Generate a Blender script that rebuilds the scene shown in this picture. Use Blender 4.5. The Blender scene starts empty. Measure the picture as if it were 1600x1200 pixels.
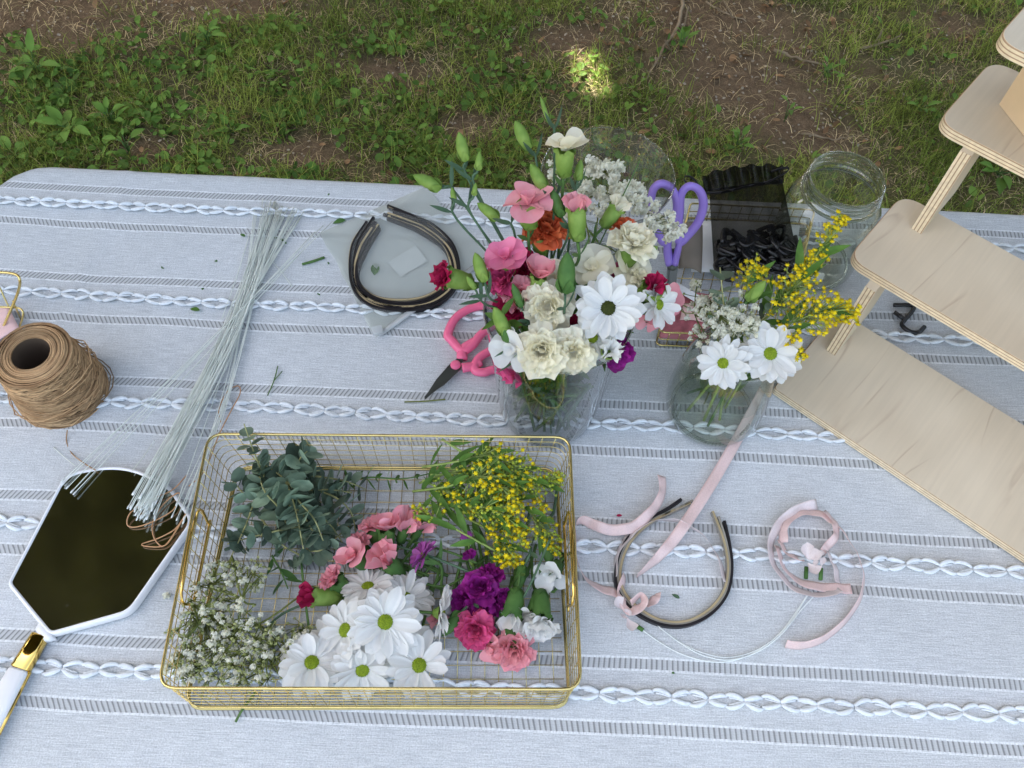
import bpy, math, random
import numpy as np
from mathutils import Vector, Matrix, noise

SC = bpy.context.scene
COL = SC.collection
R0 = random.Random(7)
PI = math.pi
T = 0.74                      # table top height

# ------------------------------------------------------------------ camera
FPX, CAMH = 1350.0, 0.87      # focal length in photo pixels (1600 wide), height over the table top
TH = math.atan(2227.0 / FPX)  # pitch below the horizon
RO = math.radians(2.8)        # roll
CF = Vector((0, math.cos(TH), -math.sin(TH)))
_u0 = Vector((0, math.sin(TH), math.cos(TH)))
_x0 = Vector((1, 0, 0))
CR = _x0 * math.cos(RO) + _u0 * math.sin(RO)
CU = _u0 * math.cos(RO) - _x0 * math.sin(RO)
CAMP = Vector((0, 0, T + CAMH))
cam_data = bpy.data.cameras.new("camera")
cam = bpy.data.objects.new("camera", cam_data)
COL.objects.link(cam)
cam_data.sensor_width = 36.0
cam_data.lens = 36.0 * FPX / 1600.0
cam_data.clip_start = 0.02
cam_data.clip_end = 500.0
m3 = Matrix((CR, CU, -CF)).transposed()
cam.matrix_world = Matrix.Translation(CAMP) @ m3.to_4x4()
SC.camera = cam

def P(px, py, h=0.0):
    """photo pixel (1600 x 1200) -> world point at height h over the table top"""
    d = CF + CR * ((px - 800) / FPX) + CU * ((600 - py) / FPX)
    t = (h - CAMH) / d.z
    return CAMP + d * t

# ------------------------------------------------------------------ light
world = bpy.data.worlds.new("World")
SC.world = world
world.use_nodes = True
wn = world.node_tree
bg = wn.nodes["Background"]
sky = wn.nodes.new("ShaderNodeTexSky")
sky.sky_type = 'NISHITA'
sky.sun_disc = False
SUN = Vector((-0.354, 0.354, 0.866)).normalized()
sky.sun_elevation = math.asin(SUN.z)
sky.sun_rotation = math.atan2(SUN.x, SUN.y)
sky.air_density = 1.0
sky.dust_density = 5.0
sky.ozone_density = 0.8
wb = wn.nodes.new("ShaderNodeMix")          # camera white balance: daylight shade set a little warm
wb.data_type = 'RGBA'
wb.blend_type = 'MULTIPLY'
wb.inputs[0].default_value = 1.0
wb.inputs[7].default_value = (1.06, 1.0, 0.86, 1)
wn.links.new(sky.outputs[0], wb.inputs[6])
wn.links.new(wb.outputs[2], bg.inputs[0])
bg.inputs[1].default_value = 0.15
sun_data = bpy.data.lights.new("sun", 'SUN')
sun_data.energy = 4.0
sun_data.angle = math.radians(0.5)
sun_data.color = (1.0, 0.94, 0.84)
sun = bpy.data.objects.new("sun", sun_data)
COL.objects.link(sun)
sun.rotation_euler = (-SUN).to_track_quat('-Z', 'Y').to_euler()
sun.location = SUN * 20
SC.view_settings.view_transform = 'Standard'
SC.view_settings.look = 'None'
SC.view_settings.gamma = 1.0
SC.view_settings.exposure = 2.38
SC.cycles.max_bounces = 10
SC.cycles.transparent_max_bounces = 24
SC.cycles.caustics_reflective = False
SC.cycles.caustics_refractive = False
SC.cycles.use_denoising = True

# ------------------------------------------------------------------ materials
MATS = {}
def nn(nt, typ, **kw):
    n = nt.nodes.new(typ)
    for k, v in kw.items():
        if k.startswith('i_'):
            n.inputs[k[2:].replace('_', ' ')].default_value = v
        else:
            setattr(n, k, v)
    return n

def base_mat(name):
    m = bpy.data.materials.new(name)
    m.use_nodes = True
    nt = m.node_tree
    nt.nodes.clear()
    out = nt.nodes.new("ShaderNodeOutputMaterial")
    MATS[name] = m
    return m, nt, out

def ramp(nt, fac, stops):
    r = nt.nodes.new("ShaderNodeValToRGB")
    el = r.color_ramp.elements
    while len(el) < len(stops):
        el.new(0.5)
    for e, (p, c) in zip(el, stops):
        e.position = p
        e.color = (*c, 1)
    nt.links.new(fac, r.inputs[0])
    return r.outputs[0]

def math_n(nt, op, a, b=None, c=None):
    n = nt.nodes.new("ShaderNodeMath")
    n.operation = op
    for i, x in enumerate((a, b, c)):
        if x is None:
            continue
        if isinstance(x, (int, float)):
            n.inputs[i].default_value = x
        else:
            nt.links.new(x, n.inputs[i])
    return n.outputs[0]

def mixc(nt, fac, a, b, typ='MIX'):
    n = nt.nodes.new("ShaderNodeMix")
    n.data_type = 'RGBA'
    n.blend_type = typ
    for i, x in ((0, fac), (6, a), (7, b)):
        if isinstance(x, (int, float)):
            n.inputs[i].default_value = x
        elif isinstance(x, tuple):
            n.inputs[i].default_value = (*x, 1)
        else:
            nt.links.new(x, n.inputs[i])
    return n.outputs[2]

def sc(c, k):
    return tuple(min(1.0, x * k) for x in c)

def organic(name, col, col2=None, rough=0.5, trans=0.25, scale=60.0, isl=0.25, bump=0.0, spec=0.16):
    """petal / leaf: noise-mottled colour, a little different on every petal, partly translucent"""
    m, nt, out = base_mat(name)
    col2 = col2 or sc(col, 0.72)
    tc = nt.nodes.new("ShaderNodeTexCoord")
    no = nn(nt, "ShaderNodeTexNoise", i_Scale=scale, i_Detail=3.0)
    nt.links.new(tc.outputs['Object'], no.inputs['Vector'])
    c = ramp(nt, no.outputs[0], [(0.3, col2), (0.68, col)])
    geo = nt.nodes.new("ShaderNodeNewGeometry")
    k = math_n(nt, 'MULTIPLY_ADD', geo.outputs['Random Per Island'], 2 * isl, 1 - isl)
    hs = nt.nodes.new("ShaderNodeHueSaturation")
    nt.links.new(c, hs.inputs['Color'])
    nt.links.new(k, hs.inputs['Value'])
    p = nn(nt, "ShaderNodeBsdfPrincipled")
    p.inputs['Roughness'].default_value = rough
    p.inputs['Specular IOR Level'].default_value = spec
    nt.links.new(hs.outputs[0], p.inputs['Base Color'])
    if bump:
        nb = nn(nt, "ShaderNodeTexNoise", i_Scale=scale * 6, i_Detail=2.0)
        nt.links.new(tc.outputs['Object'], nb.inputs['Vector'])
        b = nn(nt, "ShaderNodeBump", i_Strength=bump, i_Distance=0.001)
        nt.links.new(nb.outputs[0], b.inputs['Height'])
        nt.links.new(b.outputs[0], p.inputs['Normal'])
    if trans > 0:
        t = nt.nodes.new("ShaderNodeBsdfTranslucent")
        nt.links.new(hs.outputs[0], t.inputs[0])
        mx = nt.nodes.new("ShaderNodeMixShader")
        mx.inputs[0].default_value = trans
        nt.links.new(p.outputs[0], mx.inputs[1])
        nt.links.new(t.outputs[0], mx.inputs[2])
        nt.links.new(mx.outputs[0], out.inputs[0])
    else:
        nt.links.new(p.outputs[0], out.inputs[0])
    return m

def solid(name, col, rough=0.4, metal=0.0, scale=40.0, var=0.12, bump=0.0, spec=0.5):
    m, nt, out = base_mat(name)
    tc = nt.nodes.new("ShaderNodeTexCoord")
    no = nn(nt, "ShaderNodeTexNoise", i_Scale=scale, i_Detail=4.0)
    nt.links.new(tc.outputs['Object'], no.inputs['Vector'])
    c = ramp(nt, no.outputs[0], [(0.3, sc(col, 1 - var)), (0.7, sc(col, 1 + var))])
    p = nn(nt, "ShaderNodeBsdfPrincipled")
    nt.links.new(c, p.inputs['Base Color'])
    rr = math_n(nt, 'MULTIPLY_ADD', no.outputs[0], 0.25 * rough, rough * 0.88)
    nt.links.new(rr, p.inputs['Roughness'])
    p.inputs['Metallic'].default_value = metal
    p.inputs['Specular IOR Level'].default_value = spec
    if bump:
        b = nn(nt, "ShaderNodeBump", i_Strength=bump, i_Distance=0.001)
        nb = nn(nt, "ShaderNodeTexNoise", i_Scale=scale * 8, i_Detail=3.0)
        nt.links.new(tc.outputs['Object'], nb.inputs['Vector'])
        nt.links.new(nb.outputs[0], b.inputs['Height'])
        nt.links.new(b.outputs[0], p.inputs['Normal'])
    nt.links.new(p.outputs[0], out.inputs[0])
    return m

def clear(name, tint, edge, gloss=1.0, rough=0.02, film=0.0, filmcol=(0.8, 0.8, 0.8), blend=0.35):
    """thin clear wall: transparent, darker towards grazing angles, reflecting by Fresnel; FILM adds a milky layer"""
    m, nt, out = base_mat(name)
    lw = nn(nt, "ShaderNodeLayerWeight", i_Blend=blend)
    tc = nt.nodes.new("ShaderNodeTexCoord")
    no = nn(nt, "ShaderNodeTexNoise", i_Scale=22.0, i_Detail=2.0)
    nt.links.new(tc.outputs['Object'], no.inputs['Vector'])
    bp = nn(nt, "ShaderNodeBump", i_Strength=0.25, i_Distance=0.003)
    nt.links.new(no.outputs[0], bp.inputs['Height'])
    tr = nt.nodes.new("ShaderNodeBsdfTransparent")
    c = mixc(nt, lw.outputs['Facing'], tint, edge)
    nt.links.new(c, tr.inputs[0])
    gl = nn(nt, "ShaderNodeBsdfGlossy")
    gl.inputs['Roughness'].default_value = rough
    nt.links.new(bp.outputs[0], gl.inputs['Normal'])
    lf = nn(nt, "ShaderNodeLayerWeight", i_Blend=0.5)
    nt.links.new(bp.outputs[0], lf.inputs['Normal'])
    fac = math_n(nt, 'MINIMUM', math_n(nt, 'MULTIPLY', math_n(nt, 'MULTIPLY_ADD', math_n(nt, 'POWER', lf.outputs['Facing'], 5.0), 0.9, 0.045), gloss), 0.95)
    mx = nt.nodes.new("ShaderNodeMixShader")
    last = tr.outputs[0]
    if film:
        df = nn(nt, "ShaderNodeBsdfDiffuse")
        df.inputs[0].default_value = (*filmcol, 1)
        tl = nn(nt, "ShaderNodeBsdfTranslucent")
        tl.inputs[0].default_value = (*filmcol, 1)
        m1 = nt.nodes.new("ShaderNodeMixShader")
        m1.inputs[0].default_value = 0.5
        nt.links.new(df.outputs[0], m1.inputs[1])
        nt.links.new(tl.outputs[0], m1.inputs[2])
        m2 = nt.nodes.new("ShaderNodeMixShader")
        m2.inputs[0].default_value = film
        nt.links.new(last, m2.inputs[1])
        nt.links.new(m1.outputs[0], m2.inputs[2])
        last = m2.outputs[0]
    nt.links.new(fac, mx.inputs[0])
    nt.links.new(last, mx.inputs[1])
    nt.links.new(gl.outputs[0], mx.inputs[2])
    nt.links.new(mx.outputs[0], out.inputs[0])
    return m

WHITE = organic('petal_white', (0.90, 0.90, 0.88), (0.83, 0.83, 0.82), trans=0.42, isl=0.05)
CREAM = organic('petal_cream', (0.93, 0.90, 0.77), (0.90, 0.86, 0.68), trans=0.42, isl=0.07)
PINK = organic('petal_pink', (0.85, 0.42, 0.46), (0.80, 0.29, 0.35), isl=0.12)
HOTPALE = organic('petal_bright_pink', (0.82, 0.27, 0.42), (0.74, 0.18, 0.32), isl=0.12)
HOTPINK = organic('petal_hot_pink', (0.72, 0.12, 0.28), (0.60, 0.06, 0.20), isl=0.18)
MAGENTA = organic('petal_magenta', (0.42, 0.035, 0.33), (0.22, 0.01, 0.16), isl=0.3)
MAUVE = organic('petal_mauve', (0.55, 0.18, 0.50), (0.36, 0.06, 0.34), isl=0.2)
CRIMSON = organic('petal_crimson', (0.46, 0.02, 0.09), (0.28, 0.01, 0.05), isl=0.2)
ORANGE = organic('petal_orange', (0.78, 0.22, 0.08), (0.66, 0.12, 0.05), isl=0.15)
YELLOW = organic('floret_yellow', (0.95, 0.78, 0.03), (0.86, 0.64, 0.01), trans=0.2, isl=0.25)
BREATH = organic('floret_white', (0.90, 0.89, 0.79), (0.76, 0.75, 0.58), trans=0.35, isl=0.14)
BREATHB = organic('floret_bud', (0.48, 0.50, 0.24), (0.30, 0.34, 0.12), trans=0.1, isl=0.25)
LIMEB = organic('lime_bud', (0.50, 0.56, 0.08), (0.32, 0.42, 0.04), trans=0.1, isl=0.25)
CALYX = organic('calyx_green', (0.26, 0.38, 0.09), (0.13, 0.24, 0.04), trans=0.15, isl=0.15)
CALYXD = organic('calyx_dark', (0.09, 0.19, 0.05), (0.05, 0.12, 0.03), trans=0.1, isl=0.15)
STEM = organic('stem_green', (0.10, 0.19, 0.05), (0.06, 0.12, 0.035), trans=0.0, isl=0.2)
STEMB = organic('stem_blue_green', (0.10, 0.17, 0.10), (0.06, 0.11, 0.06), trans=0.0, isl=0.2)
STEML = organic('stem_light', (0.34, 0.42, 0.13), (0.2, 0.28, 0.07), trans=0.0, isl=0.2)
TWIGC = organic('sprig_stem_olive', (0.20, 0.23, 0.06), (0.10, 0.125, 0.03), trans=0.0, isl=0.25)
EUCA = organic('eucalyptus_leaf', (0.23, 0.31, 0.22), (0.10, 0.15, 0.105), rough=0.6, trans=0.12, isl=0.6)
EUCS = organic('eucalyptus_stem', (0.40, 0.40, 0.18), (0.28, 0.27, 0.12), trans=0.0)
LEAF = organic('leaf_green', (0.12, 0.23, 0.045), (0.055, 0.13, 0.022), trans=0.25, isl=0.3)
DISC = organic('daisy_disc', (0.26, 0.34, 0.02), (0.13, 0.20, 0.01), trans=0.0, scale=500, isl=0.3)
DISCD = organic('daisy_disc_dark', (0.055, 0.065, 0.008), (0.02, 0.028, 0.005), trans=0.0, scale=500, isl=0.3)
GOLD = solid('gold_wire', (0.66, 0.53, 0.22), rough=0.25, metal=1.0)
GOLDP = solid('gold_polished', (0.80, 0.55, 0.16), rough=0.1, metal=1.0)
WHITEPL = solid('white_plastic', (0.82, 0.82, 0.84), rough=0.3, var=0.03)
BLACKPL = solid('black_plastic', (0.015, 0.014, 0.015), rough=0.25)
BLACKBAND = solid('black_band', (0.016, 0.014, 0.016), rough=0.45, spec=0.3)
TANBAND = solid('tan_band', (0.55, 0.44, 0.26), rough=0.35, metal=0.35)
GREYBAND = solid('clear_grey_band', (0.30, 0.28, 0.24), rough=0.25)
STEEL = solid('dark_steel', (0.09, 0.095, 0.085), rough=0.35, metal=0.55)
PINKPL = solid('pink_plastic', (0.86, 0.15, 0.29), rough=0.35, var=0.05)
PURPLEPL = solid('purple_plastic', (0.30, 0.20, 0.62), rough=0.35, var=0.06)
TWINE = organic('paper_twine', (0.45, 0.29, 0.155), (0.29, 0.17, 0.085), rough=0.75, trans=0.0, isl=0.5, spec=0.2)
CORE = solid('card_core', (0.08, 0.05, 0.03), rough=0.9)
COPPER = solid('copper_thread', (0.50, 0.27, 0.13), rough=0.5, metal=0.2)
WIREW = organic('wire_cover', (0.80, 0.83, 0.77), (0.70, 0.74, 0.67), rough=0.4, trans=0.1, isl=0.12)
WIRETIP = solid('wire_tip', (0.80, 0.84, 0.82), rough=0.35)
PAPERW = solid('white_paper', (0.75, 0.75, 0.76), rough=0.8, var=0.04)
INSERT = solid('pale_insert', (0.55, 0.575, 0.565), rough=0.6, var=0.03)
KRAFT = solid('kraft_paper', (0.20, 0.165, 0.13), rough=0.85)
ROSYP = solid('rosy_packet', (0.48, 0.15, 0.18), rough=0.35, var=0.35, scale=90)
BLUSH = solid('blush_card', (0.78, 0.52, 0.50), rough=0.5, var=0.08)
GREYSTEEL = solid('grey_fold_leg', (0.2, 0.2, 0.2), rough=0.4, metal=0.6)
BARK = organic('bark', (0.16, 0.11, 0.07), (0.07, 0.05, 0.03), rough=0.9, trans=0.0, scale=8, bump=0.8)
GRASS = organic('grass_blade', (0.29, 0.335, 0.065), (0.135, 0.18, 0.03), rough=0.6, trans=0.3, scale=2.0, isl=0.75)
THATCH = organic('dry_thatch', (0.68, 0.54, 0.30), (0.38, 0.27, 0.14), rough=0.8, trans=0.1, scale=3.0, isl=0.5)
COVERL = organic('ground_cover_leaf', (0.17, 0.275, 0.05), (0.085, 0.17, 0.03), rough=0.55, trans=0.25, scale=3.0, isl=0.45)
WEEDL = organic('weed_leaf', (0.17, 0.29, 0.055), (0.10, 0.20, 0.035), rough=0.55, trans=0.3, scale=14.0, isl=0.3)
LITTER = organic('dead_leaf', (0.30, 0.18, 0.09), (0.16, 0.09, 0.045), rough=0.8, trans=0.1, scale=20.0, isl=0.5)
STONE = organic('pebble_stone', (0.36, 0.31, 0.24), (0.22, 0.18, 0.13), rough=0.8, trans=0.0, scale=20.0, isl=0.4)
TWIGM = organic('dead_twig', (0.30, 0.23, 0.15), (0.18, 0.13, 0.08), rough=0.9, trans=0.0, scale=30.0)
CANOPY = organic('canopy_leaf', (0.08, 0.095, 0.045), (0.055, 0.068, 0.03), rough=0.7, trans=0.10, scale=2.0, isl=0.4)
GLASS = clear('vase_glass', (0.955, 0.968, 0.97), (0.60, 0.66, 0.68), gloss=2.2, blend=0.3)
JARG = clear('jar_glass', (0.95, 0.968, 0.935), (0.58, 0.65, 0.53), gloss=2.2, blend=0.32)
WATER = clear('water', (0.93, 0.96, 0.945), (0.72, 0.78, 0.76), gloss=1.0, rough=0.01, blend=0.3)
SPECK = clear('speckled_glass', (0.94, 0.95, 0.94), (0.60, 0.62, 0.60), gloss=2.0, film=0.05, blend=0.3)
FROST = clear('frosted_plastic', (0.93, 0.95, 0.93), (0.8, 0.82, 0.8), gloss=0.25, rough=0.35, film=0.62, filmcol=(0.84, 0.86, 0.83))
FROSTF = clear('frosted_film', (0.97, 0.98, 0.97), (0.9, 0.91, 0.9), gloss=0.6, rough=0.28, film=0.17, filmcol=(0.78, 0.80, 0.77))
ZIPM = clear('zip_plastic', (0.95, 0.95, 0.95), (0.8, 0.82, 0.8), gloss=0.8, rough=0.15, film=0.6, filmcol=(0.85, 0.87, 0.88))
ORGANZA = clear('black_organza', (0.72, 0.71, 0.67), (0.2, 0.2, 0.2), gloss=0.12, rough=0.3, film=0.46, filmcol=(0.012, 0.011, 0.012), blend=0.4)
ORGDARK = clear('black_organza_gathered', (0.25, 0.25, 0.24), (0.05, 0.05, 0.05), gloss=0.3, rough=0.3, film=0.62, filmcol=(0.01, 0.01, 0.011), blend=0.5)

def solid_glass(name, col):
    m, nt, out = base_mat(name)
    p = nn(nt, "ShaderNodeBsdfPrincipled")
    tc = nt.nodes.new("ShaderNodeTexCoord")
    no = nn(nt, "ShaderNodeTexNoise", i_Scale=30.0, i_Detail=2.0)
    nt.links.new(tc.outputs['Object'], no.inputs['Vector'])
    nt.links.new(ramp(nt, no.outputs[0], [(0.3, sc(col, 0.96)), (0.7, col)]), p.inputs['Base Color'])
    p.inputs['Transmission Weight'].default_value = 1.0
    p.inputs['IOR'].default_value = 1.45
    p.inputs['Roughness'].default_value = 0.02
    tr = nt.nodes.new("ShaderNodeBsdfTransparent")
    tr.inputs[0].default_value = (0.80, 0.84, 0.78, 1)
    mx = nt.nodes.new("ShaderNodeMixShader")
    mx.inputs[0].default_value = 0.62
    nt.links.new(p.outputs[0], mx.inputs[1])
    nt.links.new(tr.outputs[0], mx.inputs[2])
    nt.links.new(mx.outputs[0], out.inputs[0])
    return m
RIMGLASS = solid_glass('rim_glass', (0.95, 0.98, 0.95))

def mirror_mat():
    m, nt, out = base_mat('mirror_glass')
    g = nn(nt, "ShaderNodeBsdfGlossy")
    g.inputs[0].default_value = (0.86, 0.88, 0.86, 1)
    g.inputs['Roughness'].default_value = 0.10
    tc = nt.nodes.new("ShaderNodeTexCoord")
    no = nn(nt, "ShaderNodeTexNoise", i_Scale=120.0, i_Detail=3.0)
    nt.links.new(tc.outputs['Object'], no.inputs['Vector'])
    d = nn(nt, "ShaderNodeBsdfDiffuse")
    d.inputs[0].default_value = (0.3, 0.3, 0.28, 1)
    f = ramp(nt, no.outputs[0], [(0.72, (0, 0, 0)), (0.8, (0.06, 0.06, 0.06))])
    mx = nt.nodes.new("ShaderNodeMixShader")
    nt.links.new(f, mx.inputs[0])
    nt.links.new(g.outputs[0], mx.inputs[1])
    nt.links.new(d.outputs[0], mx.inputs[2])
    nt.links.new(mx.outputs[0], out.inputs[0])
    return m
MIRROR = mirror_mat()

def satin_mat(name, col):
    m, nt, out = base_mat(name)
    p = nn(nt, "ShaderNodeBsdfPrincipled")
    tc = nt.nodes.new("ShaderNodeTexCoord")
    no = nn(nt, "ShaderNodeTexNoise", i_Scale=700.0, i_Detail=2.0)
    nt.links.new(tc.outputs['Object'], no.inputs['Vector'])
    c = ramp(nt, no.outputs[0], [(0.3, sc(col, 0.93)), (0.7, sc(col, 1.05))])
    nt.links.new(c, p.inputs['Base Color'])
    p.inputs['Roughness'].default_value = 0.27
    p.inputs['Anisotropic'].default_value = 0.6
    p.inputs['Coat Weight'].default_value = 0.35
    p.inputs['Coat Roughness'].default_value = 0.18
    p.inputs['Sheen Weight'].default_value = 0.2
    t = nn(nt, "ShaderNodeBsdfTranslucent")
    nt.links.new(c, t.inputs[0])
    mx = nt.nodes.new("ShaderNodeMixShader")
    mx.inputs[0].default_value = 0.25
    nt.links.new(p.outputs[0], mx.inputs[1])
    nt.links.new(t.outputs[0], mx.inputs[2])
    nt.links.new(mx.outputs[0], out.inputs[0])
    return m
SATIN = satin_mat('satin_pink', (0.88, 0.68, 0.65))
SATINW = satin_mat('satin_pale', (0.84, 0.74, 0.73))

def ply_mat(name, edge):
    m, nt, out = base_mat(name)
    tc = nt.nodes.new("ShaderNodeTexCoord")
    mp = nt.nodes.new("ShaderNodeMapping")
    nt.links.new(tc.outputs['Object'], mp.inputs[0])
    p = nn(nt, "ShaderNodeBsdfPrincipled")
    p.inputs['Roughness'].default_value = 0.5
    if not edge:
        # rotary-cut maple face: broad cathedral figure with a few brown growth lines, grain across the shelf
        mp.inputs['Scale'].default_value = (9.0, 2.2, 3.0)
        n1 = nn(nt, "ShaderNodeTexNoise", i_Scale=1.0, i_Detail=3.0, i_Distortion=0.6)
        nt.links.new(mp.outputs[0], n1.inputs['Vector'])
        rings = math_n(nt, 'FRACT', math_n(nt, 'MULTIPLY', n1.outputs[0], 7.0))
        lines = ramp(nt, rings, [(0.0, (0, 0, 0)), (0.86, (0.0, 0.0, 0.0)), (0.955, (1, 1, 1)), (1.0, (0, 0, 0))])
        mp2 = nt.nodes.new("ShaderNodeMapping")
        mp2.inputs['Scale'].default_value = (240.0, 12.0, 40.0)
        nt.links.new(tc.outputs['Object'], mp2.inputs[0])
        n2 = nn(nt, "ShaderNodeTexNoise", i_Scale=1.0, i_Detail=4.0)
        nt.links.new(mp2.outputs[0], n2.inputs['Vector'])
        n3 = nn(nt, "ShaderNodeTexNoise", i_Scale=7.0, i_Detail=2.0)
        nt.links.new(tc.outputs['Object'], n3.inputs['Vector'])
        base = ramp(nt, n3.outputs[0], [(0.3, (0.60, 0.495, 0.36)), (0.7, (0.71, 0.605, 0.455))])
        fine = ramp(nt, n2.outputs[0], [(0.3, (0.96, 0.96, 0.96)), (0.7, (1.03, 1.03, 1.03))])
        c = mixc(nt, 1.0, base, fine, 'MULTIPLY')
        n4 = nn(nt, "ShaderNodeTexNoise", i_Scale=11.0, i_Detail=1.0)
        nt.links.new(tc.outputs['Object'], n4.inputs['Vector'])
        msk = ramp(nt, n4.outputs[0], [(0.42, (0, 0, 0)), (0.62, (0.38, 0.38, 0.38))])
        c = mixc(nt, math_n(nt, 'MULTIPLY', lines, msk), c, (0.30, 0.17, 0.10))
    else:
        sx = nt.nodes.new("ShaderNodeSeparateXYZ")
        nt.links.new(tc.outputs['UV'], sx.inputs[0])
        f = math_n(nt, 'FRACT', math_n(nt, 'MULTIPLY', sx.outputs[1], 3.0))
        c0 = ramp(nt, f, [(0.0, (0.86, 0.70, 0.47)), (0.62, (0.86, 0.70, 0.48)), (0.70, (0.42, 0.26, 0.15)), (0.92, (0.46, 0.29, 0.17)), (0.98, (0.86, 0.70, 0.47))])
        no = nn(nt, "ShaderNodeTexNoise", i_Scale=160.0, i_Detail=3.0)
        nt.links.new(tc.outputs['Object'], no.inputs['Vector'])
        c = mixc(nt, 1.0, c0, ramp(nt, no.outputs[0], [(0.3, (0.85, 0.85, 0.85)), (0.7, (1.08, 1.08, 1.08))]), 'MULTIPLY')
    nt.links.new(c, p.inputs['Base Color'])
    nt.links.new(p.outputs[0], out.inputs[0])
    return m
PLY = ply_mat('plywood_face', False)
PLYE = ply_mat('plywood_edge', True)
PINE = solid('pine_wood', (0.74, 0.54, 0.33), rough=0.5, scale=14, var=0.1)
PINEL = solid('pale_backing', (0.78, 0.60, 0.40), rough=0.5, scale=10, var=0.06)

# stripe rows of the cloth, measured along the table's depth
ROWY = [P(800, y + 40).y for y in (1040, 812, 620, 455, 313)]
PITCH = (ROWY[-1] - ROWY[0]) / 4.0
ROW0 = ROWY[0]
BANDO = PITCH * 0.205          # openwork bands sit this far either side of each braid
BANDW = 0.0118

def cloth_mat():
    m, nt, out = base_mat('woven_cotton')
    p = nn(nt, "ShaderNodeBsdfPrincipled")
    p.inputs['Roughness'].default_value = 0.9
    p.inputs['Specular IOR Level'].default_value = 0.15
    uv = nn(nt, "ShaderNodeUVMap", uv_map='flat')
    sx = nt.nodes.new("ShaderNodeSeparateXYZ")
    nt.links.new(uv.outputs[0], sx.inputs[0])
    U, V = sx.outputs[0], sx.outputs[1]
    def noi(scale_xy, detail=3.0):
        mp = nt.nodes.new("ShaderNodeMapping")
        mp.inputs['Scale'].default_value = (scale_xy[0], scale_xy[1], 1)
        nt.links.new(uv.outputs[0], mp.inputs[0])
        n = nn(nt, "ShaderNodeTexNoise", i_Scale=1.0, i_Detail=detail)
        nt.links.new(mp.outputs[0], n.inputs['Vector'])
        return n.outputs[0]
    # slight wander of the hand-woven bands
    wand = math_n(nt, 'MULTIPLY', math_n(nt, 'SUBTRACT', noi((3.0, 1.0), 2.0), 0.5), 0.012)
    v2 = math_n(nt, 'ADD', V, wand)
    slub = noi((45.0, 900.0), 2.0)
    slubw = noi((700.0, 60.0), 2.0)
    gr = noi((650.0, 650.0), 2.0)
    big = noi((5.0, 7.0), 2.0)
    # distance to the nearest band centre
    k = math_n(nt, 'DIVIDE', math_n(nt, 'SUBTRACT', v2, ROW0), PITCH)
    fr = math_n(nt, 'SUBTRACT', k, math_n(nt, 'ROUND', k))
    dist = math_n(nt, 'SUBTRACT', math_n(nt, 'MULTIPLY', math_n(nt, 'ABSOLUTE', fr), PITCH), BANDO)
    ad = math_n(nt, 'ABSOLUTE', dist)
    inband = math_n(nt, 'LESS_THAN', ad, BANDW / 2)
    hem = math_n(nt, 'MULTIPLY', math_n(nt, 'GREATER_THAN', ad, BANDW / 2 - 0.0010), math_n(nt, 'LESS_THAN', ad, BANDW / 2 + 0.0012))
    # ladder rungs, leaning on the left half of the table
    lean = nn(nt, "ShaderNodeMapRange")
    lean.inputs[1].default_value = -0.25
    lean.inputs[2].default_value = 0.15
    lean.inputs[3].default_value = -0.62
    lean.inputs[4].default_value = -0.05
    nt.links.new(U, lean.inputs[0])
    uu = math_n(nt, 'ADD', U, math_n(nt, 'MULTIPLY', dist, lean.outputs[0]))
    uj = math_n(nt, 'ADD', uu, math_n(nt, 'MULTIPLY', math_n(nt, 'SUBTRACT', noi((160.0, 1.0), 1.0), 0.5), 0.0022))
    ru = math_n(nt, 'FRACT', math_n(nt, 'DIVIDE', uj, 0.0052))
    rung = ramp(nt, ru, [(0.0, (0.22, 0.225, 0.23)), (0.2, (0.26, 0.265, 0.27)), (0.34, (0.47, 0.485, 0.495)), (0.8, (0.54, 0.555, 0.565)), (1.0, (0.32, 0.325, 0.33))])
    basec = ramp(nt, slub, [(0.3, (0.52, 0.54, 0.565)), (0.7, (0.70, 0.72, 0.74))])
    basec = mixc(nt, 1.0, basec, ramp(nt, gr, [(0.3, (0.78, 0.78, 0.78)), (0.7, (1.08, 1.08, 1.08))]), 'MULTIPLY')
    basec = mixc(nt, 1.0, basec, ramp(nt, slubw, [(0.3, (0.93, 0.93, 0.93)), (0.7, (1.03, 1.03, 1.03))]), 'MULTIPLY')
    basec = mixc(nt, 1.0, basec, ramp(nt, big, [(0.3, (0.96, 0.96, 0.95)), (0.7, (1.02, 1.02, 1.02))]), 'MULTIPLY')
    c = mixc(nt, inband, basec, rung)
    hemfac = math_n(nt, 'MULTIPLY', hem, ramp(nt, noi((420.0, 1.0), 1.0), [(0.35, (0.4, 0.4, 0.4)), (0.6, (1, 1, 1))]))
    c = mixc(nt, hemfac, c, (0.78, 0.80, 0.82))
    nt.links.new(c, p.inputs['Base Color'])
    hgt = math_n(nt, 'ADD', math_n(nt, 'MULTIPLY', slub, 0.6), math_n(nt, 'ADD', math_n(nt, 'MULTIPLY', gr, 0.6), math_n(nt, 'MULTIPLY', inband, -1.6)))
    b = nn(nt, "ShaderNodeBump", i_Strength=0.7, i_Distance=0.0010)
    nt.links.new(hgt, b.inputs['Height'])
    nt.links.new(b.outputs[0], p.inputs['Normal'])
    nt.links.new(p.outputs[0], out.inputs[0])
    return m
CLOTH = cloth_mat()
YARN = organic('braid_yarn', (0.78, 0.81, 0.83), (0.68, 0.715, 0.745), rough=0.9, trans=0.0, scale=300, isl=0.06, bump=0.4, spec=0.15)

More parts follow.
